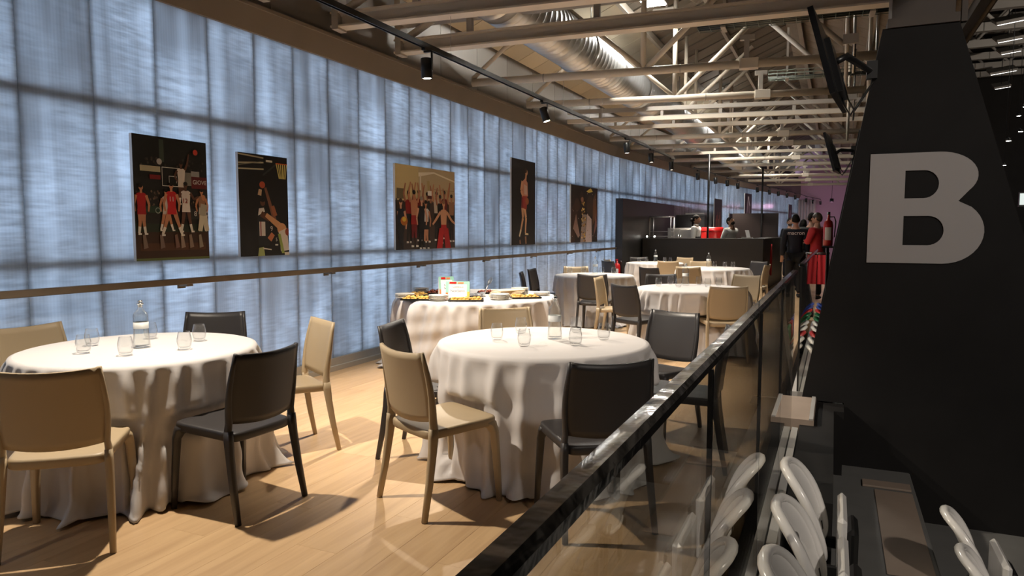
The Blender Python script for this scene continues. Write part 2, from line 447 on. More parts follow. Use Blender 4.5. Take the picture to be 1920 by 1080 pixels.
while y < 46:
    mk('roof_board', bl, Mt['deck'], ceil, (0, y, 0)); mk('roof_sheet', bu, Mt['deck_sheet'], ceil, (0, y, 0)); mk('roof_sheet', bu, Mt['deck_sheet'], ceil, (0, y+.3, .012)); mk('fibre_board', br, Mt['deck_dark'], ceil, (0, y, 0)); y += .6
MB().prism([(-4.95, -4, slopeL(-4.95)+.07), (RX, -4, RZ1+.07), (RX, -4, RZ1+.15), (-4.95, -4, slopeL(-4.95)+.15)], (0, 52, 0)).prism([(RX, -4, RZ1+.07), (1.75, -4, 4.30), (1.75, -4, 4.38), (RX, -4, RZ1+.15)], (0, 52, 0)).build('roof_skin', Mt['black'], ceil)
for xx in (-.75, -.35, .05, .45, .85, 1.25):
    z = RZ1 - (xx-RX)*(RZ1-4.25)/(1.7-RX)
    MB().box((xx-.04, -4, z-.15), (xx+.04, 46, z-.008)).build('purlin', Mt['purlin'], ceil)
for xx in (-3.9, -2.95, -2.0):
    z = slopeL(xx)
    MB().box((xx-.03, -4, z-.13), (xx+.03, 46, z-.02)).build('purlin', Mt['purlin'], ceil)

# shell of the arena, dark
tag(MB().box((-5.2, -4.3, -6), (24, -4.0, 12)).build('wall_back', Mt['arena_dark']), 'dark end wall behind the viewpoint', None, None, 'structure')
tag(MB().box((24, -4.3, -6), (24.3, 52, 12)).build('wall_right', Mt['arena_dark']), 'dark wall across the arena', None, None, 'structure')
tag(MB().box((-7, 46, -6), (24, 46.3, 12)).build('wall_far', Mt['arena_dark']), 'dark far end wall of the arena', None, None, 'structure')
tag(MB().box((1.5, -4.3, 10.0), (24.3, 52, 10.3)).build('ceiling_arena', Mt['arena_dark']), 'dark high roof over the arena', None, None, 'structure')
tag(MB().box((1.5, -4, 4.2), (1.62, 46, 10.2)).build('wall_clerestory', Mt['arena_dark']), 'dark upstand between hall roof and arena roof', None, None, 'structure')
tag(MB().box((-.4, -4.3, -4), (24.3, 52, -3.6)).build('floor_arena', Mt['arena_dark']), 'dark arena floor below the stand', None, None, 'structure')
tag(MB().box((-2.0, 40.0, 0), (1.5, 40.2, 5.6)).build('wall_pink', Mt['pink_wall']), 'pink lit wall at the far end of the hall', None, None, 'structure')

# stand: concrete steps going down to the right
stp = empty('floor_stand', (0, 0, 0), 0, 'grey concrete steps of the spectator stand', None, None, 'structure')
MB().cbox((-.20, -4, -1.2), (.63, 6.9, -.57), .01).build('step', Mt['concrete'], stp)
MB().cbox((.635, -4, -1.6), (1.45, 6.9, -.97), .01).build('step', Mt['concrete'], stp)
MB().cbox((1.455, -4, -2.2), (2.3, 6.9, -1.37), .01).build('step', Mt['concrete'], stp)
MB().cbox((2.305, -4, -3.6), (3.2, 6.9, -1.77), .01).build('step', Mt['concrete'], stp)
MB().cbox((-.20, 7.2, -1.2), (.8, 30, -.57), .01).build('step', Mt['concrete'], stp)
MB().cbox((.34, 4.55, -.569), (.60, 6.05, -.561), .003).build('plywood_patch', Mt['plywood'], stp)
MB().cbox((.30, 3.2, -.569), (.56, 4.45, -.563), .003).build('plywood_patch', Mt['plywood'], stp)
MB().cbox((.26, 6.1, -.569), (.60, 6.25, -.553), .003).build('plywood_patch', Mt['plywood'], stp)
MB().box((-.199, 4.12, -.569), (.038, 6.59, -.04)).box((.038, 6.3, -.569), (.113, 6.59, -.04)).build('black_plinth', Mt['pillar'], stp)
MB().box((-.40, -4, -1.2), (-.20, 6.15, -.16)).box((-.40, 6.15, -1.2), (-.20, 12.45, -.165)).build('slab_edge', Mt['black'], stp)

MB().box((-.48, -4.2, -4), (-.40, 46.2, -.30)).build('slab_wall', Mt['black'], stp)

# pillar with the letter B
def pillar(y0, name):
    ob = MB().prism([(-.22, y0, -.03), (.115, y0, -.03), (.115, y0, -1.3), (2.12, y0, -1.3), (.83, y0, 3.06), (.296, y0, 3.06)], (0, .55, 0))
    return ob.build(name, Mt['pillar'])
p1 = tag(pillar(6.6, 'pillar'), 'huge black tapering pillar carrying a grey letter B', 'pillar', None, 'structure')
p2 = tag(pillar(12.9, 'pillar'), 'black tapering pillar farther along, mostly hidden by the lettered one', 'pillar', None, 'structure')
def arc(cx, cz, rx, rz, a0, a1, n=14): return [(cx+rx*math.cos(math.radians(a0+(a1-a0)*i/n)), cz+rz*math.sin(math.radians(a0+(a1-a0)*i/n))) for i in range(n+1)]
outer = [(0, 0), (.66, 0)] + arc(.66, .29, .34, .29, -90, 48) + [(.775, .56)] + arc(.60, .785, .33, .215, -38, 90) + [(.0, 1.0)]
h1 = [(.315, .59), (.48, .59)] + arc(.48, .715, .127, .125, -90, 90) + [(.315, .84)]
h2 = [(.315, .165), (.53, .165)] + arc(.53, .297, .134, .132, -90, 90) + [(.315, .43)]
cu = bpy.data.curves.new('letter', 'CURVE'); cu.dimensions = '2D'; cu.fill_mode = 'BOTH'; cu.extrude = .006
for pts in (outer, h1, h2):
    sp = cu.splines.new('POLY'); sp.points.add(len(pts)-1); sp.use_cyclic_u = True
    for q, (a, b) in zip(sp.points, pts): q.co = (a*.815, b*.888, 0, 1)
tmp = bpy.data.objects.new('letter', cu); C.objects.link(tmp)
dg = bpy.context.evaluated_depsgraph_get(); me = bpy.data.meshes.new_from_object(tmp.evaluated_get(dg)); bpy.data.objects.remove(tmp)
me.materials.clear()
lb = mk('letter', me, Mt['letter'], p1, (.245, 6.592, 1.173)); lb.rotation_euler = (PI/2, 0, 0); lb['label'] = 'pale grey capital letter B'
MB().box((.36, 6.62, 3.06), (.80, 7.1, 3.85)).box((.33, 6.58, 3.06), (.83, 7.12, 3.13)).box((.84, 6.6, 3.06), (.88, 6.66, 4.4)).build('capital_box', Mt['capital'], p1)

# threshold between the two balustrades
th = tag(MB().box((-.40, 5.75, -.15), (-.10, 6.56, .002)).build('threshold_plate', Mt['plywood']), 'beige threshold plate at the gap in the glass balustrade', 'threshold')
for xx in (-.395, -.135): MB().box((xx, 5.75, .002), (xx+.03, 6.56, .012)).build('edge_strip', Mt['alu'], th)

# ------------------------------------------------------------------ roof trusses
ords = ['first', 'second', 'third', 'fourth', 'fifth', 'sixth', 'seventh', 'eighth', 'ninth', 'tenth', 'eleventh', 'twelfth', 'thirteenth', 'fourteenth', 'fifteenth', 'sixteenth']
CZ = 3.44
def lerp(a, b, t): return a+(b-a)*t
def truss(y0, k, kind, label):
    """y0 at the left wall, k = drift along the hall per metre to the right"""
    t = empty('roof_truss', (-4.55, y0, CZ), math.atan(k), label, 'roof truss', 'trusses across the hall roof')
    Lx = 5.0/math.cos(math.atan(k))
    top = lambda u: min(slopeL(-4.55+u*.97)-CZ-.16, RZ1-CZ-.16)
    if kind == 'beam':
        # welded I-beam pair with short posts between
        for zb in (0, .30):
            MB().box((0, -.075, zb-.03), (Lx, .075, zb-.012)).box((0, -.006, zb-.012), (Lx, .006, zb+.10)).box((0, -.075, zb+.10), (Lx, .075, zb+.118)).build('chord_beam', Mt['cream_steel'] if zb == 0 else Mt['grey_steel'], t)
        for u in (.9, 2.3, 3.6): MB().box((u-.03, -.03, .118), (u+.03, .03, .27)).build('post', Mt['grey_steel'], t)
        MB().box((.02, -.08, -.05), (.09, .08, .55)).build('end_plate', Mt['grey_steel'], t)
        MB().tube([(.05, 0, .1), (1.4, 0, .78)], .04).build('diagonal', Mt['cream_steel'], t)
        MB().tube([(3.3, 0, .2), (1.9, 0, 1.15)], .045).build('diagonal', Mt['cream_steel'], t)
    elif kind == 'tube':
        MB().tube([(0, 0, 0), (Lx, 0, 0)], .052, 14).build('lower_chord', Mt['cream_steel'], t)
        MB().tube([(0, 0, .05), (1.15, 0, top(1.15))], .028).build('diagonal', Mt['cream_steel'], t)
        MB().tube([(2.3, 0, .02), (1.15, 0, top(1.15))], .032).build('diagonal', Mt['cream_steel'], t)
        MB().tube([(2.3, 0, .02), (2.3, 0, top(2.3))], .036, 12).build('post', Mt['cream_steel'], t)
        MB().tube([(2.33, 0, .02), (3.5, 0, 1.15)], .036, 12).build('diagonal', Mt['cream_steel'], t)
        MB().tube([(3.5, 0, 1.15), (4.7, 0, .05)], .032).build('diagonal', Mt['grey_steel'], t)
        for u in (3.45,): MB().cbox((u, -.062, -.062), (u+.22, .062, .062), .006).build('sleeve', Mt['cream_steel'], t)
        for u in (1.0, 2.75): MB().tube([(u, 0, 0), (u+.012, 0, 0)], .056, 14).build('collar', Mt['grey_steel'], t)
        MB().box((3.5, -.04, .05), (3.56, .04, .30)).box((3.45, -.03, .28), (3.62, .03, .34)).build('bracket', Mt['grey_steel'], t)
    else:
        for zb in (.0, .17):
            MB().box((0, -.045, zb-.035), (Lx, .045, zb+.035)).build('chord_beam', Mt['cream_steel'] if zb == 0 else Mt['grey_steel'], t)
        for u in (.6, 1.7, 2.7, 3.9): MB().box((u-.025, -.025, .035), (u+.025, .025, .135)).build('post', Mt['grey_steel'], t)
        MB().tube([(2.1, 0, .17), (2.1, 0, top(2.1))], .03).build('post', Mt['cream_steel'], t)
        MB().tube([(2.15, 0, .17), (3.2, 0, 1.15)], .03).build('diagonal', Mt['cream_steel'], t)
    return t
TR = [(4.75, .085, 'beam'), (5.80, .09, 'beam'), (6.90, .06, 'beam'), (8.73, .11, 'tube'), (10.6, .17, 'tube'), (12.5, .17, 'double'), (13.5, .17, 'double'), (15.2, .17, 'tube'), (16.9, .17, 'tube'), (18.6, .17, 'double'), (20.4, .17, 'tube'), (22.4, .17, 'tube'), (24.6, .17, 'double'), (27.0, .17, 'tube'), (29.6, .17, 'tube'), (32.6, .17, 'tube')]
kinds = {'beam': 'cream I-beam roof truss with short posts', 'tube': 'cream tubular roof truss with post and diagonals', 'double': 'cream twin-bar roof truss with short posts'}
for i, (y0, k, kd) in enumerate(TR):
    truss(y0, k, kd, kinds[kd] + ', %s across the hall from the viewpoint' % ords[i])

# ------------------------------------------------------------------ spiral duct
du = empty('spiral_duct', (-3.30, 0, 3.92), 0, 'large round galvanised spiral air duct hung under the roof boards', 'air duct')
mbd = MB(); rr = .305
prof = []
yy = 2.0
pts = []; rads = []
while yy < 34:
    for dy, dr in ((0, 0), (.115, 0), (.122, .007), (.135, .007), (.142, 0)):
        pts.append((0, yy+dy, 0)); rads.append(rr+dr)
    yy += .15
mbd.tube(pts, rads, 32)
mbd.build('duct_shell', Mt['duct'], du)
yy = 3.4
while yy < 33:
    MB().tube([(0, yy, 0), (0, yy+.05, 0)], rr+.02, 32).build('clamp_ring', Mt['metal'], du)
    MB().tube([(-.2, yy+.02, .24), (-.2, yy+.02, .62)], .006, 6).build('hanger_rod', Mt['metal'], du); MB().tube([(.2, yy+.02, .24), (.2, yy+.02, .78)], .006, 6).build('hanger_rod', Mt['metal'], du)
    yy += 3.0

# ------------------------------------------------------------------ floodlights under the roof
for i, (px, py, lab) in enumerate([(-2.49, 10.35, 'square roof floodlight, nearest of the row under the boards'), (-2.47, 11.20, 'square roof floodlight just beyond the nearest one'), (-2.56, 18.1, 'square roof floodlight of the pair beyond the second tube truss'), (-2.57, 19.4, 'lower square roof floodlight of the far pair'), (-2.18, 26.9, 'small far square roof floodlight near the middle of the hall')]):
    z = slopeL(px)-.30
    f = empty('floodlight', (px, py, z), 0, lab, 'floodlight', 'roof floodlights')
    MB().cbox((-.17, -.22, .01), (.17, .22, .09), .01).build('housing', Mt['grey_steel'], f)
    MB().box((-.15, -.20, 0), (.15, .20, .012)).build('lens', Mt['flood'], f)
    MB().box((-.02, -.02, .09), (.02, .02, .285)).build('bracket', Mt['grey_steel'], f)

# ------------------------------------------------------------------ track lights
def head_meshes():
    hb = MB().lathe([(0, .0), (.047, 0), (.05, -.005), (.05, -.17), (.044, -.175), (.040, -.165), (0, -.165)], 20)
    ln = MB().lathe([(0, -.168), (.040, -.168), (.040, -.166), (0, -.166)], 20)
    ar = MB().box((.052, -.012, -.10), (.060, .012, .06)).box((-.02, -.012, .05), (.060, .012, .062)).box((-.018, -.05, .062), (.018, .05, .085))
    return hb.mesh('lamp_body'), ln.mesh('lens'), ar.mesh('arm')
HB, LN, AR = head_meshes()
def spot_head(x, y, z, tilt, label, power, cone=92, aim=(0, 0)):
    t = empty('track_spotlight', (x, y, z), 0, label, 'spotlight', 'spotlights on the black ceiling tracks')
    for me, nm, m in ((AR, 'arm', Mt['track']), (HB, 'lamp_body', Mt['track']), (LN, 'lens', Mt['lens'])):
        o = mk(nm, me, m, t)
        if nm != 'arm': o.rotation_euler = (0, -tilt, 0)
    if power:
        ld = bpy.data.lights.new('spot_lamp', 'SPOT'); ld.energy = power; ld.color = (1.0, .87, .71); ld.spot_size = math.radians(cone); ld.spot_blend = .55; ld.shadow_soft_size = .035
        lo = bpy.data.objects.new('spot_lamp', ld); C.objects.link(lo); lo.parent = t; lo.location = (math.sin(tilt)*.185, 0, -.19)
        lo.rotation_euler = (aim[1], -tilt-aim[0], 0)
    return t
tr1 = empty('light_track', (-3.3, -2, 3.05), 0, 'long straight black lighting track hung along the translucent wall', 'lighting track')
MB().box((-.019, 0, 0), (.019, 18.0, .012)).box((-.019, 0, -.032), (-.012, 18, 0)).box((.012, 0, -.032), (.019, 18, 0)).box((-.012, 0, -.012), (.012, 18, 0)).build('track_profile', Mt['track'], tr1)
for yy in (5.9, 7.9, 10.9, 12.6, 14.9): MB().tube([(0, yy, .01), (0, yy, .40)], .0025, 6).build('hanging_wire', Mt['metal'], tr1)
for y, tl, pw_, lab in [(-.1, 0, .10, 'black track spotlight behind the viewpoint'), (2.7, .27, .90, 'black track spotlight over the round table by the translucent wall'), (5.46, .04, 1.35, 'large black cylinder spotlight hanging straight down, nearest one in view'), (8.19, .30, 1.0, 'black cylinder spotlight tilted towards the hall, second in view'), (11.98, .12, .9, 'black cylinder spotlight, third in view along the straight track'), (13.76, .1, .7, 'black cylinder spotlight, fourth in view along the straight track'), (15.62, .1, .7, 'black cylinder spotlight, fifth in view, last on the straight track')]:
    spot_head(-3.3, y, 2.935, tl, lab, SPOT_W*pw_, 118 if y == 2.7 else 96, (.24, 0) if y == 5.46 else (0, 0))
fp = [(-3.345, 19.17), (-3.15, 20.9), (-3.0, 22.2), (-2.874, 23.66), (-2.51, 26.08), (-2.25, 27.8), (-2.03, 29.0), (-1.82, 30.7), (-1.6, 32.5), (-1.28, 35.6), (-1.04, 37.5), (-.74, 39.4)]
tr2 = empty('light_track', (0, 0, 3.06), 0, 'curving far black lighting track beyond the bar', 'lighting track')
MB().tube([(a, b-(.5 if i == 0 else 0), 0) for i, (a, b) in enumerate(fp)], .02, 4, smooth=False).build('track_profile', Mt['track'], tr2)
for i, (a, b) in enumerate(fp):
    spot_head(a, b, 2.955, .1, 'small black spotlight on the far curving track, %s from its near end' % ords[i], SPOT_W*{0: 1.1, 2: .45, 4: .5, 7: .5}.get(i, 0))

# ------------------------------------------------------------------ rail on the translucent wall
rl = empty('wall_rail', (WX, 0, 1.045), 0, 'long flat bronze rail fixed along the translucent wall', 'rail')
MB().cbox((.075, -3.5, -.024), (.115, 15.9, .024), .004).build('rail_bar', Mt['bronze'], rl)
for yy in [4.0-3.0, 4.0, 5.75, 7.5, 9.3, 11.1, 12.9, 14.7]:
    MB().box((0, yy-.03, -.042), (.10, yy+.03, -.026)).box((.0, yy-.035, -.06), (.012, yy+.035, -.0)).build('bracket', Mt['bronze'], rl)

# ------------------------------------------------------------------ televisions on arms from the pillars
def television(dy, dx, label):
    t = empty('television', (.02+dx, 5.5+dy, 2.58), 0, label, 'television')
    A = Vector((-.21, 5.0, 2.849)); B = Vector((-.059, 5.0, 2.298)); Cc = Vector((.022, 6.0, 2.318)); D = A+(Cc-B)
    o = Vector((.02, 5.5, 2.58))
    nrm = (B-A).cross(D-A).normalized()
    if nrm.x < 0: nrm = -nrm      # towards the pillar (the back)
    q = [p-o for p in (A, B, Cc, D)]
    scr = MB().prism(q, nrm*.035).build('screen_panel', Mt['screen'], t)
    def inner(f, g): return [(q[0]*(1-s)+q[1]*s)*(1-u)+(q[3]*(1-s)+q[2]*s)*u for s, u in ((f, f), (g, f), (g, 1-f), (f, 1-f))]
    MB().prism([p+nrm*.035 for p in inner(.28, .92)], nrm*.035).build('back_housing', Mt['screen'], t)
    MB().prism([p-nrm*.002 for p in inner(.02, .98)], nrm*.002).build('display_glass', Mt['tvglass'], scr)
    c = (q[0]+q[1]+q[2]+q[3])/4 + nrm*.07
    e = Vector((.22, 6.62, 2.74))-o
    MB().tube([c, c+Vector((.06, .1, .05)), e], .022, 6, square=True).build('mount_arm', Mt['track'], t)
    MB().box((e.x-.03, e.y-.06, e.z-.07), (e.x+.05, e.y+.02, e.z+.07)).build('mount_plate', Mt['track'], t)
    pts = [c+Vector((0, .05, -.1)), c+Vector((.05, .1, -.28)), c+Vector((.10, .5, -.30)), e+Vector((0, 0, -.12))]
    MB().tube(pts, .006, 6).tube([p+Vector((.03, 0, .03)) for p in pts], .005, 6).build('cable', Mt['track'], t)
    return t
Mt['tvglass'] = mat('television_glass', (.01, .01, .012, 1), .1)
television(0, 0, 'large black television on an arm beside the lettered pillar, seen edge on')
television(6.3, 0, 'smaller looking far black television on an arm, seen edge on')

# ------------------------------------------------------------------ wire cable trays
def cable_tray(x0, x1, y, k, z, label):
    t = empty('cable_tray', (x0, y, z), math.atan(k), label, 'cable tray', 'wire cable trays under the roof')
    mb = MB(); L_ = x1-x0
    for yy, zz in ((-.1, 0), (-.033, 0), (.033, 0), (.1, 0), (-.1, .06), (.1, .06), (-.1, .11), (.1, .11)): mb.tube([(0, yy, zz), (L_, yy, zz)], .004, 5)
    n = int(L_/.12)
    for i in range(n+1):
        u = L_*i/n; mb.tube([(u, -.1, .11), (u, -.1, 0), (u, .1, 0), (u, .1, .11)], .0035, 5)
    mb.build('wire_mesh', Mt['wire'], t)
    cb = MB()
    for j in range(4): cb.tube([(0, -.06+.04*j, .015), (L_*.5, -.05+.035*j, .018), (L_, -.06+.04*j, .015)], .011, 6)
    cb.build('cable_bundle', Mt['track'], t)
    for u in (.25, L_-.3): MB().box((u, -.012, .11), (u+.03, .012, .75)).box((u-.01, -.11, -.02), (u+.04, .11, -.004)).build('hanger', Mt['grey_steel'], t)
cable_tray(-1.42, .55, 8.02, .03, 3.60, 'green grey wire cable tray near the top of the lettered pillar')
cable_tray(-1.0, .9, 11.6, .1, 3.72, 'wire cable tray farther along behind the television')
for i, (xx, yy) in enumerate(((.05, 8.45), (.30, 9.4), (.12, 12.0))):
    t = empty('conduit_riser', (xx, yy, 3.3), 0, ['pale conduit riser near the pillar top', 'pale conduit riser behind the television arm', 'pale conduit riser beyond the far television'][i], 'conduit')
    MB().tube([(0, 0, -.5), (0, 0, .9)], .022, 8).build('pipe', Mt['cream_steel'], t); MB().tube([(.07, .02, -.2), (.07, .02, .85)], .016, 8).build('pipe', Mt['metal'], t); MB().box((-.04, -.03, .1), (.11, .05, .2)).build('clamp', Mt['grey_steel'], t)

# ------------------------------------------------------------------ chairs
def chair_meshes():
    out = []
    # backrest: curved shell between two stiles
    def back(u, v, off):
        # u across -1..1, v up 0..1
        z = .492+.335*v + .012*(u*u)*v - .020*(1-u*u)*(1-v)
        hw = .205 + .012*math.sin(PI*min(1, v*1.1)) - .006*v
        y = -.165 - .030*v - .028*v*v - .030*(1-u*u)
        return Vector((u*hw, y+off, z))
    mb = MB(); nu, nv = 12, 10
    F = [[back(-1+2*i/nu, j/nv, .010) for i in range(nu+1)] for j in range(nv+1)]
    B = [[back(-1+2*i/nu, j/nv, -.012) for i in range(nu+1)] for j in range(nv+1)]
    vs = [p for r in F for p in r]+[p for r in B for p in r]; o = len(F)*(nu+1); fs = []
    for j in range(nv):
        for i in range(nu):
            a = j*(nu+1)+i; fs.append((a, a+1, a+nu+2, a+nu+1)); fs.append((o+a+nu+1, o+a+nu+2, o+a+1, o+a))
    ring = [i for i in range(nu+1)]+[j*(nu+1)+nu for j in range(1, nv+1)]+[nv*(nu+1)+i for i in range(nu-1, -1, -1)]+[j*(nu+1) for j in range(nv-1, 0, -1)]
    for k in range(len(ring)):
        a, b = ring[k], ring[(k+1) % len(ring)]; fs.append((a, o+a, o+b, b))
    mb.add(vs, fs, True)
    for s in (-1, 1):   # side stiles along the shell
        pts = [(s*.207, -.168, .40), (s*.207, -.164, .46)]+[back(s*.99, j/6, 0) for j in range(7)]
        mb.tube(pts, [(.015, .024), (.015, .024)]+[(.013, .023-.012*j/6) for j in range(7)], 8)
    out.append(('backrest', mb))
    # seat: dished top with a rounded apron
    def ring_(t):
        # closed outline of the seat, counter-clockwise
        pts = []
        hw0, hw1, y0, y1 = .195, .222, -.185, .238
        n = 40
        for k in range(n):
            a = 2*PI*k/n; c, s_ = math.cos(a), math.sin(a)
            e = .22
            xx = math.copysign(abs(c)**e, c); yy = math.copysign(abs(s_)**e, s_)
            yv = lerp(y0, y1, (yy+1)/2); hw = lerp(hw0, hw1, (yy+1)/2)
            pts.append((xx*hw, yv))
        return pts
    R = ring_(0); n = len(R)
    def ztop(x, y): return .448 + .010*((y+.0)/.22) - .012*max(0, 1-(x/.2)**2)*max(0, 1-((y+.02)/.2)**2)
    rings = []
    for sc_, dz in ((.0, 0), (.35, 0), (.7, 0), (.93, 0), (.985, -.003), (1.0, -.012), (1.0, -.040), (.975, -.046), (.86, -.040), (.80, -.025), (.0, -.022)):
        rings.append([Vector((x*sc_, (y-.026)*sc_+.026, ztop(x*sc_, (y-.026)*sc_+.026)+dz)) for x, y in R])
    vs = [p for r in rings for p in r]; fs = []
    for j in range(len(rings)-1):
        for k in range(n): fs.append((j*n+k, j*n+(k+1) % n, (j+1)*n+(k+1) % n, (j+1)*n+k))
    out.append(('seat', MB().add(vs, fs, True)))
    # legs
    for s in (-1, 1):
        mb = MB().tube([(s*.207, -.166, .455), (s*.208, -.168, .41), (s*.211, -.176, .34), (s*.217, -.200, .18), (s*.224, -.235, .0)], [(.014, .023), (.0155, .024), (.0155, .020), (.0145, .017), (.012, .013)], 10, square=True)
        out.append(('leg', mb))
        mb = MB().tube([(s*.190, .180, .425), (s*.200, .203, .412), (s*.208, .216, .37), (s*.216, .226, .2), (s*.224, .236, .0)], [(.022, .026), (.023, .027), (.018, .021), (.0155, .018), (.012, .013)], 10, square=True)
        out.append(('leg', mb))
    return [(n_, m_.mesh(n_)) for n_, m_ in out]
CH = chair_meshes()
CHAIRS = []
def chair(cx, cy, fx, fy, colour, label, group='molded chairs around the round tables'):
    l = math.hypot(fx, fy); fx, fy = fx/l, fy/l
    rz = math.atan2(-fx, fy)
    t = empty('dining_chair', (cx, cy, 0.001), rz, label, 'chair', group)
    for nm, me in CH: mk(nm, me, Mt['dark_plastic'] if colour == 'd' else Mt['tan_plastic'], t, objmat=True)
    CHAIRS.append((cx, cy, fx, fy))
    return t
def top(mx, my, fx, fy):
    """chair centre from the middle of its backrest top"""
    l = math.hypot(fx, fy); return mx+fx/l*.205, my+fy/l*.205, fx, fy
TL = (-3.692, 2.855); TM = (-1.637, 4.078); TB = (-3.459, 6.704); T1 = (-1.563, 8.70); T0 = (-3.42, 10.65); T2 = (-2.05, 13.55); T3 = (-3.58, 15.45)
chair(-3.208, 2.087, -.65, .76, 't', 'tan chair seen from behind at the front of the table by the wall')
chair(-2.82, 2.74, -1, .06, 'd', 'dark grey chair at the wall side table, its back towards the aisle')
chair(-3.234, 3.60, -.505, -.863, 't', 'tan chair standing sideways beyond the wall side table, facing it')
chair(-4.03, 3.66, .55, -.83, 'd', 'dark grey chair with only its back top showing behind the wall side table')
chair(-4.40, 2.80, 1, .02, 't', 'tan chair with its back against the translucent wall, cut by the picture edge')
chair(-4.08, 1.97, .37, .93, 'd', 'dark grey chair mostly outside the picture, one leg showing')
chair(-1.89, 3.216, .44, .90, 't', 'tan chair seen from behind at the front of the central table')
chair(-1.05, 3.29, -.62, .78, 'd', 'dark grey chair half behind the glass balustrade, back to the viewer')
chair(-2.394, 3.90, .98, .2, 'd', 'dark grey chair at the central table, partly hidden by the tan chair')
chair(-2.167, 4.81, .7, -.75, 't', 'tan chair between the buffet and the central table')
chair(-1.148, 5.075, -.36, -.93, 'd', 'dark grey chair facing the viewer beyond the central table')
chair(-.80, 4.42, -1, -.12, 'd', 'dark grey chair behind the glass, seen side on close to it')
chair(*top(-2.13, 7.75, .52, .85), 'd', 'dark grey chair at the near left of the long middle distance table')
chair(*top(-3.06, 9.45, -.1, 1), 'd', 'dark grey chair seen from behind at the table beside the buffet')
chair(*top(-2.78, 8.89, 1, .05), 't', 'narrow looking tan chair seen edge on between two dark chairs')
chair(*top(-1.03, 7.93, -.42, .9), 't', 'tan chair seen from behind beside the balustrade in middle distance')
chair(*top(-1.09, 10.15, -.45, -.9), 't', 'pale lit tan chair facing the viewer beside the balustrade')
chair(*top(-1.10, 13.46, -1, .15), 't', 'tan chair turned side on at the right end of the far table')
chair(*top(-1.37, 14.95, -.6, -.8), 'd', 'dark grey chair facing the viewer in front of the bar side')
chair(*top(-2.79, 11.66, .45, .9), 'd', 'dark grey chair seen from behind left of the far table')
chair(*top(-2.19, 9.85, .3, -1), 'd', 'dark grey chair low behind the glasses of the middle distance table')
chair(*top(-3.05, 14.35, -.25, 1), 't', 'tan chair seen from behind at the table nearest the bar')
chair(*top(-2.23, 12.10, .1, 1), 't', 'tan chair seen from behind at the far table, behind a bottle')
chair(*top(-3.12, 16.45, -.35, -.9), 't', 'pale tan chair facing the viewer directly before the bar')
chair(*top(-2.44, 14.55, .3, -1), 't', 'pale tan chair facing the viewer behind the far table')
chair(*top(-4.0, 11.45, .4, -.9), 't', 'tan chair facing the viewer at the table beside the translucent wall')
chair(*top(-4.42, 14.7, .7, .5), 't', 'tan chair in the far corner by the extinguisher')
chair(*top(-4.15, 13.85, .6, .8), 'd', 'dark grey chair in the far corner before the extinguisher')
chair(*top(-4.12, 9.46, .95, .35), 'd', 'dark grey chair behind the buffet plates, nearer of two by the wall')
chair(*top(-4.36, 10.40, 1, .1), 'd', 'dark grey chair behind the buffet plates, farther of two by the wall')
chair(*top(-4.15, 16.30, .5, -.9), 'd', 'dark grey chair behind the table nearest the bar')

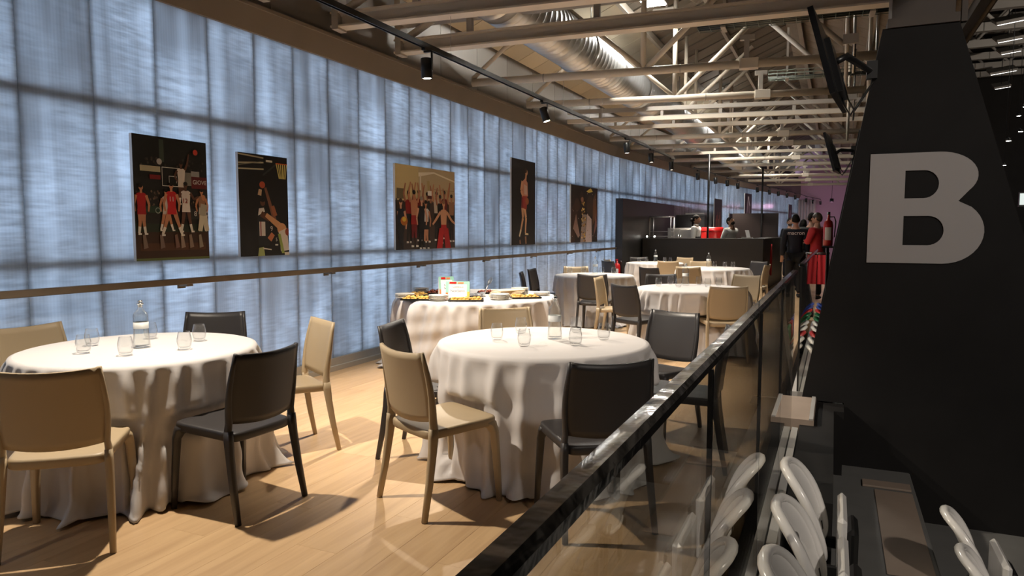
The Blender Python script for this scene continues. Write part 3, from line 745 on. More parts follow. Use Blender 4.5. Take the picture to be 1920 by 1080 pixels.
# ------------------------------------------------------------------ tables and cloths
def table(c, r, seed, lab_t, lab_c, z=.75, nf=26):
    t = empty('round_table', (c[0], c[1], 0), seed, lab_t, 'table', 'round tables under white cloths')
    MB().lathe([(0, z-.035), (r-.03, z-.035), (r-.022, z-.03), (r-.022, z-.012), (r-.03, z-.008), (0, z-.008)], 48).build('table_top', Mt['plywood'], t)
    for k in range(4):
        a = k*PI/2+.4; x, y = math.cos(a)*r*.62, math.sin(a)*r*.62
        MB().tube([(x*.9, y*.9, z-.035), (x, y, 0)], .016, 8).lathe([(0, 0), (.022, 0), (.022, .03), (0, .03)], 10, (x, y, 0)).build('leg', Mt['track'], t)
    rnd = random.Random(seed)
    n = 300
    ridges = []
    aa0 = rnd.uniform(0, .3)
    while aa0 < 2*PI+.0:
        ridges.append((aa0, rnd.uniform(.030, .070), rnd.uniform(.35, 1.0), rnd.uniform(-.10, .10))); aa0 += rnd.uniform(.14, .36)*26/nf
    def fold(a, s_):
        v = 0
        for c0, wd, am, ln_ in ridges:
            d = (a-c0-ln_*s_+PI) % (2*PI)-PI
            wv = wd*(.75+.65*s_)
            if abs(d) < 3*wv: v += am*math.exp(-(d/wv)**2)
        return min(v, 1.25)-.28
    lean = [(rnd.uniform(0, 6.28), rnd.uniform(-.25, .25)) for _ in range(3)]
    rings = [(None, .0), (None, .3), (None, .6), (None, .85), (None, .955)]
    vs = []; cols = n
    for _, q in rings:
        for k in range(n):
            a = 2*PI*k/n; vs.append([c[0]+math.cos(a)*r*q, c[1]+math.sin(a)*r*q, z+.001])
    nd = 34
    for j in range(nd+1):
        t_ = j/nd
        for k in range(n):
            a = 2*PI*k/n
            aa = a + .10*t_*math.sin(2*a+lean[0][0]) + .05*t_*math.sin(5*a+lean[1][0])
            fv = fold(aa, t_)
            if t_ < .06:
                s_ = t_/.06; rad = r*.955 + (r*.045)*math.sin(s_*PI/2); zz = z+.001-.022*(1-math.cos(s_*PI/2))
            else:
                s_ = (t_-.06)/.94
                amp = .050+.060*min(1, s_*1.15)
                rad = r + .010*min(1, s_*6) + .030*s_ + amp*fv*min(1, .25+s_*9)
                zz = (z-.021)*(1-s_)
                if s_ > .80:     # the hem gathers on the floor
                    e = (s_-.80)/.20
                    rad += e*e*(.035+.045*math.sin(7*a+seed)+.04*fv)
                    zz = (z-.021)*.20*(1-e)**1.3 + .006 + .022*e*(1+math.sin(11*a+seed*2))*.5*(1 if fv > -.2 else .5)
                rad += .006*math.sin(23*s_+5*a+seed)*min(1, s_*3)
            # pushed in by chairs
            if zz < .50:
                for (cx, cy, fx, fy) in CHAIRS:
                    if (cx-c[0])**2+(cy-c[1])**2 > 1.7: continue
                    soft = min(1, max(0, (.50-zz)/.05))
                    for _i in range(22):
                        px, py = c[0]+math.cos(a)*rad-cx, c[1]+math.sin(a)*rad-cy
                        ly = px*fx+py*fy; lx = px*fy-py*fx
                        hit = abs(lx) < .262 and -.26 < ly < .275 and zz > .37
                        for sx in (-.215, .215):
                            if abs(lx-sx) < .035 and .17 < ly < .275: hit = True
                        if not hit: break
                        rad -= .016*soft
                        if soft < .3: break
            vs.append([c[0]+math.cos(a)*rad, c[1]+math.sin(a)*rad, max(zz, .004)])
    rows = len(rings)+nd+1
    # smooth the drop a little around and down so pushed-in parts flow
    for _ in range(1):
        W = [list(p) for p in vs]
        for j in range(len(rings)+3, rows-1):
            for k in range(n):
                i0 = j*n+k; l_ = j*n+(k-1) % n; r_ = j*n+(k+1) % n; u_ = i0-n; d_ = i0+n
                for q in (0, 1): W[i0][q] = .5*vs[i0][q]+.125*(vs[l_][q]+vs[r_][q]+vs[u_][q]+vs[d_][q])
        vs = W
    fs = []
    for j in range(rows-1):
        for k in range(n): fs.append((j*n+k, j*n+(k+1) % n, (j+1)*n+(k+1) % n, (j+1)*n+k))
    mb = MB().add([(p[0]-c[0], p[1]-c[1], p[2]) for p in vs], fs, True)
    cl = mb.build('tablecloth', Mt['cloth'], None, (c[0], c[1], 0))
    tag(cl, lab_c, 'tablecloth', 'white tablecloths')
    md = cl.modifiers.new('thickness', 'SOLIDIFY'); md.thickness = .002; md.offset = 1
    return t
table(TL, .647, 3, 'round table under the cloth beside the translucent wall', 'white cloth on the round table nearest the translucent wall, bunched on the floor')
table(TM, .658, 5, 'round table under the cloth in the centre', 'white cloth on the central round table, folds gathering on the floor')
table(TB, .85, 8, 'large round buffet table under its cloth', 'white cloth on the large round buffet table laden with food', nf=40)
table(T1, .655, 11, 'round table under the cloth in middle distance', 'white cloth on the middle distance round table near the balustrade')
table(T0, .62, 13, 'round table under the cloth beyond the buffet', 'white cloth on the round table beyond the buffet by the wall')
table(T2, .665, 17, 'round far table under its cloth near the bar side', 'white cloth on the far round table in front of the bar')
table(T3, .62, 19, 'round table under the cloth nearest the bar', 'white cloth on the farthest round table directly before the bar')

# ------------------------------------------------------------------ bottles and tumblers
TOPZ = .7545
gl_me = MB().lathe([(0, 0), (.024, 0), (.031, .006), (.036, .022), (.040, .045), (.0395, .065), (.034, .090), (.031, .104), (.0295, .104), (.0325, .090), (.038, .065), (.0385, .045), (.0345, .024), (.026, .014), (0, .012)], 28).mesh('tumbler')
bt = MB().lathe([(0, .004), (.030, 0), (.045, .002), (.048, .012), (.046, .03), (.042, .07), (.040, .10), (.0405, .14), (.041, .185), (.036, .203), (.024, .214), (.0155, .225), (.0135, .24), (.0165, .243), (.0165, .252), (.0125, .252), (.0115, .238), (.0215, .213), (.034, .20), (.038, .185), (.0375, .10), (.043, .03), (.043, .014), (0, .012)], 28).mesh('bottle_body')
bw = MB().lathe([(0, .0135), (.0415, .0155), (.0415, .03), (.0365, .10), (.0365, .118), (0, .118)], 24).mesh('water')
bs = MB().lathe([(0, .262), (.008, .262), (.0135, .268), (.0135, .274), (.006, .278), (0, .278)], 16).lathe([(0, .236), (.0105, .236), (.0105, .252), (.018, .253), (.018, .261), (0, .262)], 16).mesh('stopper')
bL = MB().lathe([(.0412, .112), (.0412, .150), (.0409, .150), (.0409, .112), (.0412, .112)], 24).mesh('paper_label')
def bottle(x, y, label, z=TOPZ):
    t = empty('water_bottle', (x, y, z), 0, label, 'bottle', 'glass water bottles on the tables')
    b_ = mk('bottle_body', bt, Mt['bottle'], t); mk('water', bw, Mt['water'], t); mk('stopper', bs, Mt['chrome'], t); mk('paper_label', bL, Mt['label'], b_)
def toward(c, p, m):
    d = Vector((p[0]-c[0], p[1]-c[1])); 
    if d.length > m: d *= m/d.length
    return c[0]+d.x, c[1]+d.y
wh = {'L': (TL, 'wall side table', 'table nearest the wall'), 'M': (TM, 'central table', ''), '1': (T1, 'middle distance table', ''), '0': (T0, 'table beyond the buffet', ''), '3': (T3, 'farthest table', ''), '2': (T2, 'far table', '')}
for k, p in (('L', (-3.672, 2.85)), ('M', (-1.591, 4.158)), ('1', (-1.70, 9.05)), ('0', (-3.49, 10.92)), ('3', (-3.62, 15.7)), ('2', (-2.19, 13.95))):
    bottle(*toward(wh[k][0], p, .5), 'clear glass water bottle with stopper on the ' + wh[k][1])
GL = {'L': [((-3.788, 2.576), 'second from the left'), ((-3.991, 2.769), 'leftmost, behind another'), ((-3.513, 2.626), 'nearest the viewer, left of the bottle'), ((-3.914, 3.104), 'half hidden behind the bottle'), ((-3.382, 2.899), 'right of the bottle, nearer of two'), ((-3.563, 3.167), 'rightmost, in front of the dark chair')],
      'M': [((-1.904, 3.968), 'leftmost'), ((-1.886, 4.30), 'in front of the tan chair, behind another'), ((-1.65, 3.81), 'nearest the viewer, left of the bottle'), ((-1.568, 4.50), 'right of the bottle, farther of two in line'), ((-1.381, 3.954), 'right of the bottle, nearer of two in line'), ((-1.296, 4.244), 'rightmost')],
      '1': [((-1.979, 8.777), 'leftmost'), ((-1.902, 9.107), 'second from the left'), ((-1.721, 8.707), 'just left of the bottle'), ((-1.56, 9.2), 'just right of the bottle'), ((-1.395, 8.855), 'second from the right'), ((-1.30, 9.1), 'rightmost')],
      '0': [((-3.86, 10.75), 'leftmost'), ((-3.70, 10.95), 'second from the left'), ((-3.40, 10.98), 'just right of the bottle'), ((-3.22, 11.05), 'rightmost')],
      '3': [((-3.95, 15.55), 'leftmost'), ((-3.80, 15.62), 'second from the left'), ((-3.42, 15.72), 'second from the right'), ((-3.30, 15.75), 'rightmost')],
      '2': [((-2.08, 13.98), 'beside the bottle'), ((-1.88, 13.9), 'second from the right'), ((-1.74, 13.95), 'rightmost')]}
for k, lst in GL.items():
    for p, d in lst:
        x, y = toward(wh[k][0], p, .56)
        tag(mk('tumbler', gl_me, Mt['tumbler'], None, (x, y, TOPZ)), 'clear stemless tumbler on the %s, %s' % (wh[k][1], d), 'glass', 'tumblers on the tables')

# ------------------------------------------------------------------ buffet
BZ = .7545
plate_me = MB().lathe([(0, 0), (.06, 0), (.065, .003), (.098, .011), (.100, .013), (.098, .0145), (.064, .007), (0, .006)], 32).mesh('plate')
def stack(x, y, n, where, sc_=1.0):
    for i in range(n):
        o = mk('plate', plate_me, Mt['porcelain'], None, (x+random.uniform(-.003, .003), y+random.uniform(-.003, .003), BZ+i*.0105))
        o.scale = (sc_, sc_, 1)
        tag(o, 'cream plate in the stack ' + where + ', ' + ('topmost' if i == n-1 else 'bottom one' if i == 0 else '%s from the bottom' % ords[i]), 'plate', 'stacked cream plates on the buffet')
def buf(px, py): return px, py
stack(-3.52, 6.02, 5, 'before the menu cards')
stack(-3.98, 6.12, 4, 'at the left front of the buffet')
stack(-4.13, 6.68, 5, 'at the far left of the buffet', .9)
stack(-3.02, 6.36, 5, 'at the right front of the buffet')
stack(-3.05, 6.92, 7, 'towards the back right of the buffet', .95)
stack(-2.82, 6.98, 3, 'at the right end of the buffet', .9)
Mt['food_yellow'] = mat('golden_pastry', (.52, .30, .06, 1), .55, noise=.35, nscale=60)
Mt['food_red'] = mat('tomato_topping', (.25, .05, .02, 1), .45, noise=.6, nscale=50)
Mt['foil'] = mat('aluminium_foil', (.75, .75, .75, 1), .3, metal=.9, bump=.6, bscale=60)
Mt['bread'] = mat('flat_bread', (.62, .50, .36, 1), .7, noise=.15, nscale=30)
def tray(x, y, w_, d_, rz, m, label, flab, seed, big=.022):
    t = empty('serving_tray', (x, y, BZ), rz, label, 'tray', 'black buffet trays')
    MB().cbox((-w_/2, -d_/2, 0), (w_/2, d_/2, .008), .003).build('tray_base', Mt['tray'], t)
    MB().box((-w_/2, -d_/2, .008), (w_/2, -d_/2+.006, .018)).box((-w_/2, d_/2-.006, .008), (w_/2, d_/2, .018)).box((-w_/2, -d_/2, .008), (-w_/2+.006, d_/2, .018)).box((w_/2-.006, -d_/2, .008), (w_/2, d_/2, .018)).build('tray_lip', Mt['tray'], t)
    rnd = random.Random(seed); mb = MB()
    nx, ny = int(w_/(big*1.8)), int(d_/(big*1.8))
    for lay in range(2):
        for i in range(nx-lay):
            for j in range(ny-lay):
                if lay and rnd.random() < .45: continue
                px = (i+.5+lay*.5)*(w_-.03)/nx-(w_-.03)/2+rnd.uniform(-.006, .006); py = (j+.5+lay*.5)*(d_-.03)/ny-(d_-.03)/2+rnd.uniform(-.006, .006)
                h = big*rnd.uniform(.5, .9); r_ = big*rnd.uniform(.8, 1.05)
                mb.lathe([(0, 0), (r_*.9, 0), (r_, h*.4), (r_*.7, h*.9), (0, h)], 7, (px, py, .009+lay*big*.6))
    f = mb.build('pastries', m, None, (x, y, BZ), rz); tag(f, flab, 'food', None, 'stuff')
tray(-3.74, 6.02, .34, .24, .35, Mt['food_yellow'], 'black tray of golden pastries at the front left of the buffet', 'golden pastries heaped on the front left tray', 1)
tray(-3.27, 6.12, .34, .24, .45, Mt['food_yellow'], 'black tray of golden pastries at the front right of the buffet', 'golden pastries heaped on the front right tray', 2)
tray(-4.02, 6.36, .28, .20, 1.0, Mt['food_yellow'], 'black tray of pastries at the left end of the buffet', 'golden pastries on the left end tray', 3)
tray(-3.85, 6.75, .42, .26, .4, Mt['food_red'], 'black tray of red topped snacks behind the plates', 'red topped snacks on the back tray', 4, .026)
tray(-2.86, 6.62, .30, .24, .6, Mt['food_yellow'], 'black tray of pastries at the right end of the buffet', 'golden pastries on the right end tray', 6)
tray(-3.42, 6.98, .30, .22, .4, Mt['food_red'], 'small tray of red snacks behind the menu cards', 'red snacks on the tray behind the menu cards', 9)
ft = tag(MB().grid(lambda u, v: Vector(((u-.5)*.34, (v-.5)*.22, .012+.012*math.sin(u*19)*math.sin(v*13)+.01*abs(u-.5)*4)), 20, 14).build('foil_wrap', Mt['foil'], None, (-3.47, 6.55, BZ), .5), 'crumpled silver foil sheet at the middle of the buffet', 'foil')
for i in range(5):
    o = MB().cbox((-.15, -.09, 0), (.15, .09, .014), .005).build('flat_bread', Mt['bread'], None, (-3.13+.012*i, 6.68+.01*i, BZ+.0145*i), .5+.12*i)
    tag(o, 'slice of flat bread in the pile between the plate stacks, %s from the bottom' % ords[i], 'bread', 'flat bread pile')
sp = empty('serving_spoon', (-3.32, 6.75, BZ+.012), .6, 'dark metal serving spoon standing up on the buffet', 'spoon')
MB().tube([(-.06, 0, .0), (-.05, 0, .03), (-.02, 0, .10)], .006, 8).build('handle', Mt['metal'], sp)
MB().lathe([(0, -.012), (.024, -.004), (.036, .006), (.034, .007), (.022, -.001), (0, -.008)], 20, M=Matrix.Translation((.0, 0, .135)) @ Matrix.Rotation(.5, 4, 'Z') @ Matrix.Rotation(-1.0, 4, 'Y') @ Matrix.Diagonal((1.4, 1, 1, 1))).build('bowl', Mt['metal'], sp)
# menu cards
def card(x, y, rz, w_, h_, label, txt):
    t = empty('menu_card', (x, y, BZ), rz, label, 'sign')
    def pl_(a, b, off, nm, m): 
        me_ = MB().prism([(-a/2, -off, .004+b[0]), (a/2, -off, .004+b[0]), (a/2, -off+.25*(b[1]-b[0]), .004+b[1]), (-a/2, -off+.25*(b[1]-b[0]), .004+b[1])], (0, .003, 0)); return me_.build(nm, m, t)
    pl_(w_, (0, h_), .05, 'card', Mt['card_art'])
    def front(u, v, e): return Vector(((u-.5)*w_, -.05+.25*v*h_-e, .004+v*h_))
    def patch(u0, u1, v0, v1, e, nm, m): return MB().add([front(u0, v0, e), front(u1, v0, e), front(u1, v1, e), front(u0, v1, e), front(u0, v0, e-.0006), front(u1, v0, e-.0006), front(u1, v1, e-.0006), front(u0, v1, e-.0006)], [(0,1,2,3),(7,6,5,4),(0,4,5,1),(1,5,6,2),(2,6,7,3),(3,7,4,0)]).build(nm, m, t)
    patch(.12, .88, .05, .82, .0012, 'paper', Mt['white_paper'])
    patch(.15, .45, .86, .97, .0016, 'red_ornament', Mt['red']); patch(.5, .75, .86, .95, .0016, 'orange_ornament', Mt['orange_ink'])
    patch(.0, .10, .1, .35, .0016, 'orange_ornament', Mt['orange_ink']); patch(.9, 1.0, .1, .4, .0016, 'yellow_ornament', Mt['yellow_ink'])
    for i, (tx, vv, sz) in enumerate(txt):
        o = mk('handwriting', text_mesh(tx, sz, .0004), Mt['ink'], t); o.location = front(.5, vv, .0022); o.rotation_euler = (PI/2-math.atan(.25), 0, 0)
    MB().prism([(-w_/2, .02, .004), (w_/2, .02, .004), (w_/2, -.045+.25*h_, .004+h_*.97), (-w_/2, -.045+.25*h_, .004+h_*.97)], (0, .003, 0)).build('card_back', Mt['white_paper'], t)
Mt['card_art'] = mat('mint_card', (.25, .50, .40, 1), .6)
Mt['orange_ink'] = mat('orange_ink', (.60, .16, .05, 1), .6); Mt['yellow_ink'] = mat('yellow_ink', (.65, .42, .05, 1), .6)
card(-3.45, 6.28, .42, .24, .17, 'mint bordered menu card with handwriting, the nearer of two on the buffet', [('NonSono', .45, .038), ('MAZZERELLE', .66, .020)])
card(-3.70, 6.48, .75, .16, .20, 'smaller mint and red menu card standing behind the other card', [('Non', .55, .03), ('Sono', .40, .03)])

# ------------------------------------------------------------------ posters on the translucent wall
def ell(cx, cy, rx, ry, n=12): return [(cx+rx*math.cos(2*PI*i/n), cy+ry*math.sin(2*PI*i/n)) for i in range(n)]
def seg(x0, y0, x1, y1, w0, w1=None, asp=1.0):
    w1 = w0 if w1 is None else w1
    dx, dy = (x1-x0)*asp, y1-y0; l = math.hypot(dx, dy) or 1; nx, ny = -dy/l/asp, dx/l
    return [(x0-nx*w0, y0-ny*w0), (x1-nx*w1, y1-ny*w1), (x1+nx*w1, y1+ny*w1), (x0+nx*w0, y0+ny*w0)]
def rect(a, b, c, d): return [(a, b), (c, b), (c, d), (a, d)]
SKIN = (190, 130, 95); SKD = (95, 60, 45)
def player(x, y, h, shirt, shorts, skin=SKIN, asp=.7, spread=.5, arms='down', hair=(20, 15, 12), socks=(225, 220, 210), facing=0, legs=None):
    """flat printed figure: feet at y, height h (fractions of the print)"""
    k = h/asp; o = []
    hip = y+.50*h; sh = y+.82*h; w_ = .10*k
    for s in (-1, 1):
        fx = x+s*spread*.28*k; kx = x+s*spread*.16*k
        o += [(seg(x+s*.045*k, hip, kx, y+.27*h, .05*h, .038*h, asp), legs or skin), (seg(kx, y+.27*h, fx, y+.03*h, .036*h, .025*h, asp), legs or skin), (seg(lerp(kx, fx, .4), y+.16*h, fx, y+.03*h, .03*h, .026*h, asp), socks), (seg(fx-.02*k, y+.015*h, fx+.055*k, y+.012*h, .02*h, .015*h, asp), (230, 225, 215))]
    o += [([(x-.10*k, hip-.10*h), (x+.10*k, hip-.10*h), (x+.085*k, hip+.08*h), (x-.085*k, hip+.08*h)], shorts), ([(x-.085*k, hip+.06*h), (x+.085*k, hip+.06*h), (x+.11*k, sh-.02*h), (x+.06*k, sh+.01*h), (x-.06*k, sh+.01*h), (x-.11*k, sh-.02*h)], shirt)]
    if arms == 'down': ar = [(-.11, -.04, -.17, -.22, -.14, -.36), (.11, -.04, .17, -.22, .15, -.36)]
    elif arms == 'up': ar = [(-.11, -.03, -.16, .12, -.10, .32), (.11, -.03, .16, .12, .11, .32)]
    elif arms == 'one': ar = [(-.11, -.04, -.18, -.18, -.10, -.30), (.10, -.02, .17, .12, .22, .36)]
    elif arms == 'wide': ar = [(-.11, -.04, -.26, -.18, -.36, -.26), (.11, -.04, .26, -.18, .38, -.24)]
    else: ar = [(-.11, -.04, -.20, -.16, -.30, -.10), (.11, -.04, .20, -.16, .30, -.10)]
    for (a, b, c, d, e, f) in ar:
        o += [(seg(x+a*k, sh+b*h, x+c*k, sh+d*h, .03*h, .026*h, asp), skin), (seg(x+c*k, sh+d*h, x+e*k, sh+f*h, .026*h, .018*h, asp), skin)]
    o += [(seg(x, sh, x, sh+.07*h, .025*h, .025*h, asp), skin), (ell(x, sh+.115*h, .048*k, .062*h), skin), (ell(x-facing*.01*k, sh+.145*h, .050*k, .040*h), hair)]
    return o
def poster(p0, p1, z0, z1, shapes, label, texts=(), base=(14, 13, 13)):
    p0 = Vector((p0[0], p0[1], 0)); d = Vector((p1[0]-p0.x, p1[1]-p0.y, 0)); W = d.length; d.normalize(); ang = math.atan2(-d.x, d.y)
    H = z1-z0
    t = empty('poster', (p0.x, p0.y, z0), ang, label, 'poster', 'sports photographs on the translucent wall')
    MB().box((.008, 0, 0), (.036, W, H)).build('canvas_board', Mt['white_paper'], t)
    MB().box((0, W*.2, H*.2), (.008, W*.3, H*.3)).box((0, W*.7, H*.2), (.008, W*.8, H*.3)).box((0, W*.45, H*.7), (.008, W*.55, H*.8)).build('spacer', Mt['alu'], t)
    vs = []; fs = []; cols = []
    def put(poly, col, i):
        # clip to the print
        P = [(min(1, max(0, a)), min(1, max(0, b))) for a, b in poly]
        o = len(vs); vs.extend([(.0362+.00004*i, a*W, b*H) for a, b in P]); fs.append(list(range(o, o+len(P)))); cols.append(S(*col))
    put(rect(0, 0, 1, 1), base, 0)
    for i, (poly, col) in enumerate(shapes): put(poly, col, i+1)
    me = bpy.data.meshes.new('print'); me.from_pydata(vs, [], fs)
    at = me.color_attributes.new('ink', 'FLOAT_COLOR', 'CORNER')
    li = 0
    for f, c in zip(me.polygons, cols):
        for l in f.loop_indices: at.data[l].color = c
    me.update(); mk('print', me, Mt['print'], t)
    for tx, u, v, sz, m in texts:
        o = mk('lettering', text_mesh(tx, sz*H, .0003, bold=.004*sz), m, t); o.location = (.0362+.00004*(len(shapes)+4), u*W, v*H); o.rotation_euler = (PI/2, 0, PI/2)
    return t
Mt['ink_white'] = mat('white_print_ink', (.62, .58, .55, 1), .6); Mt['ink_red'] = mat('red_print_ink', (.35, .03, .03, 1), .6)
PX = -4.672
rn = random.Random(4)
# 1: tip-off
sh = [(rect(0, .55, 1, 1), (22, 24, 22)), (rect(0, .27, 1, .56), (30, 28, 26)), (rect(.34, .80, .40, .98), (60, 70, 58)), (rect(0, 0, 1, .27), (58, 34, 20)), (rect(.0, .23, 1, .30), (34, 44, 30)), (rect(.06, .08, .95, .14), (80, 46, 26)), (rect(.0, .0, 1, .02), (96, 110, 60))]
for i in range(90): sh.append((ell(rn.uniform(.02, .98), rn.uniform(.44, .56), .012, .010, 6), rn.choice([(70, 50, 40), (90, 70, 60), (40, 36, 36), (110, 90, 70), (20, 20, 22)])))
for i in range(40): sh.append((ell(rn.uniform(.02, .98), rn.uniform(.74, .83), .014, .012, 6), rn.choice([(50, 44, 40), (32, 30, 30), (66, 56, 50)])))
sh += [(rect(.08, .715, .34, .76), (170, 160, 130)), (ell(.33, .80, .035, .025), (170, 165, 160)), (rect(.76, .60, .99, .70), (96, 26, 30)), (rect(.76, .70, .88, .745), (150, 150, 150)), (rect(.20, .655, .34, .69), (120, 20, 20)), (rect(.12, .385, .35, .44), (38, 60, 44)), (rect(.66, .34, .98, .43), (40, 40, 44)), (ell(.29, .405, .035, .025), (150, 160, 150)), (ell(.29, .405, .026, .018), (38, 60, 44))]
sh += [(rect(.36, .605, .365, .76), (210, 210, 200)), (rect(.63, .605, .635, .76), (210, 210, 200)), (rect(.36, .755, .635, .76), (210, 210, 200)), (rect(.36, .605, .635, .61), (210, 210, 200)), (rect(.45, .635, .455, .69), (200, 200, 190)), (rect(.55, .635, .555, .69), (200, 200, 190)), (rect(.45, .686, .555, .691), (200, 200, 190)), (rect(.66, .62, .76, .73), (120, 118, 110))]
for px_, c in ((.32, (120, 100, 90)), (.52, (120, 90, 80)), (.60, (150, 130, 115)), (.72, (140, 120, 105)), (.86, (150, 140, 125)), (.10, (130, 110, 95))):
    sh.append((seg(px_, .21, px_+.02, .10, .018, .03), c))
sh += player(.62, .46, .36, (205, 195, 185), (200, 190, 180), SKD, .7, .25, 'one')
sh += player(.08, .21, .40, (170, 25, 30), (165, 25, 30), SKIN, .7, .25, 'down', facing=1)
sh += player(.40, .24, .34, (205, 195, 190), (210, 200, 190), SKIN, .7, .6, 'down')
sh += player(.90, .24, .36, (150, 110, 85), (190, 185, 175), SKIN, .7, .3, 'down')
sh += player(.67, .23, .42, (215, 205, 198), (220, 212, 205), SKD, .7, .45, 'bent')
sh += player(.47, .20, .44, (190, 25, 32), (190, 25, 32), SKIN, .7, .75, 'down')
sh += [(seg(.93, .47, .90, .36, .035, .03, .7), (170, 165, 150)), (seg(.90, .37, .86, .24, .028, .022, .7), (205, 200, 180)), (seg(.93, .37, .98, .24, .028, .022, .7), (205, 200, 180)), (ell(.925, .525, .03, .025), SKIN)]
sh += [(ell(.825, .905, .034, .024, 16), (190, 60, 40))]
poster((PX, 3.585), (PX, 4.25), 1.212, 2.138, sh, 'large framed photograph of a basketball tip-off, red shirt 11 in front', [('GIOVE', .875, .652, .050, Mt['ink_white']), ('11', .47, .500, .055, Mt['ink_white']), ('12', .655, .49, .055, Mt['ink_red']), ('8', .80, .385, .06, Mt['ink_white']), ('0', .97, .385, .06, Mt['ink_white'])])
# 2: shot at the hoop
sh = []
for y0_, y1_ in ((.985, .97), (.90, .925), (.845, .86)): sh.append((seg(.0, y0_, .50, y1_, .007, .007), (170, 165, 140)))
sh += [(seg(.0, .88, .45, .93, .004), (120, 118, 100)), (seg(.48, .80, .78, .93, .010), (50, 52, 50)), (rect(.55, .935, .68, .955), (200, 195, 180))]
for i in range(6):
    sh.append((seg(.76+.045*i, .93, .82+.025*i, .78, .004, .004, .6), (205, 195, 120))); sh.append((seg(.99-.045*i, .93, .95-.025*i, .78, .004, .004, .6), (205, 195, 120)))
sh += [(rect(.75, .925, 1, .935), (200, 90, 40))]
sh += [(seg(.40, .60, .42, .66, .022, .018, .6), (190, 160, 130)), (seg(.52, .68, .70, .36, .014, .025, .6), (120, 80, 60)), (seg(.66, .50, .72, .40, .022, .026, .6), (150, 90, 60)), (ell(.46, .53, .05, .035), SKD), (ell(.46, .555, .05, .02), (12, 10, 10)), ([(.36, .45), (.56, .45), (.60, .28), (.58, .10), (.36, .10), (.34, .28)], (28, 30, 34)), (rect(.38, .20, .50, .34), (205, 200, 195)), (rect(.40, .20, .42, .34), (120, 30, 40)), ([(.36, .40), (.50, .44), (.48, .48), (.38, .47)], (200, 198, 200)), (seg(.42, .42, .60, .36, .03, .025, .6), SKD), (seg(.52, .41, .80, .30, .022, .035, .6), (200, 150, 110)), (ell(.85, .27, .10, .06), (205, 155, 115)), ([(.78, .24), (.96, .28), (1, .05), (.82, .04)], (215, 210, 205)), ([(.76, .22), (.82, .22), (.90, .02), (.84, .02)], (150, 170, 90)), (seg(.58, .16, .66, .22, .03, .025, .6), (190, 120, 85)), ([(.36, .08), (.46, .09), (.48, .0), (.34, .0)], (165, 180, 120)), (seg(.45, .075, .62, .06, .006), (220, 218, 210)), (rect(.70, .10, .76, .115), (220, 220, 215)), (ell(.46, .705, .058, .034, 16), (175, 75, 45)), (ell(.97, .24, .05, .04), (140, 60, 40)), (rect(.90, .0, 1, .03), (225, 222, 215))]
poster((PX, 4.585), (PX, 5.18), 1.213, 2.105, sh, 'black framed photograph of a player shooting under a hoop net', [('9', .63, .27, .07, Mt['ink_white']), ('5', .73, .16, .05, Mt['ink_white'])])
# 3: locker-room celebration
sh = [(rect(0, .55, .36, 1), (205, 185, 135)), (rect(.36, .6, 1, 1), (190, 172, 138)), ([(.36, .93), (.62, .96), (1, .88), (1, .86), (.62, .94), (.36, .88)], (235, 225, 205)), (rect(.0, .0, 1, .58), (70, 52, 42)), (rect(.02, .60, .14, .72), (110, 98, 70)), (rect(.62, .74, 1, .745), (140, 120, 90)), (rect(.0, .0, 1, .10), (62, 52, 46)), (rect(.38, .72, .40, .90), (225, 215, 200))]
for i, (x_, y_, c_, a_) in enumerate([(.20, .30, (150, 25, 25), 'up'), (.36, .32, (120, 22, 22), 'up'), (.50, .30, (30, 28, 30), 'up'), (.66, .32, (200, 185, 170), 'up'), (.80, .34, (110, 25, 28), 'one'), (.93, .30, (160, 120, 95), 'up'), (.72, .28, (24, 24, 26), 'up')]):
    sh += player(x_, y_-.22, .62, c_, (26, 24, 26), SKIN if i % 2 else (165, 105, 78), 1.3, .2, a_, socks=(30, 26, 26), legs=(34, 29, 29))
sh += player(.28, .03, .68, (195, 135, 100), (165, 25, 28), (190, 130, 95), 1.3, .25, 'up', socks=(60, 50, 45), legs=(120, 24, 26))
sh += player(.47, .0, .60, (215, 210, 205), (24, 24, 26), SKIN, 1.3, .25, 'down', socks=(40, 40, 44))
sh += player(.40, .0, .64, (22, 21, 24), (22, 21, 24), (215, 160, 130), 1.3, .2, 'down', (150, 140, 130), (22, 21, 24), 0, (22, 21, 24))
sh += player(.07, -.06, .66, (30, 34, 48), (30, 30, 36), (215, 160, 130), 1.3, .2, 'down', (60, 45, 35), (30, 30, 36), 0, (30, 30, 36))
sh += [(ell(.12, .34, .055, .055), (190, 110, 40)), (ell(.12, .36, .03, .03), (225, 190, 70)), (rect(.50, .66, .57, .72), (235, 230, 225)), (rect(.50, .62, .57, .66), (90, 30, 25)), (seg(.52, .72, .51, .84, .02, .03, 1.3), (180, 160, 110))]
sh += player(.78, -.10, .72, (215, 160, 125), (180, 22, 26), (215, 160, 125), 1.3, .6, 'wide', (150, 110, 80), (180, 22, 26), 0, (180, 22, 26))
sh += [([(.70, .26), (.79, .26), (.75, .0), (.65, .0)], (185, 24, 28)), ([(.77, .26), (.86, .26), (.91, .0), (.81, .0)], (165, 20, 24)), (rect(.0, .0, .015, .6), (40, 36, 34))]
poster((PX, 6.955), (PX, 8.365), 1.214, 2.215, sh, 'wide framed photograph of a cheering team in a locker room', base=(120, 100, 80))
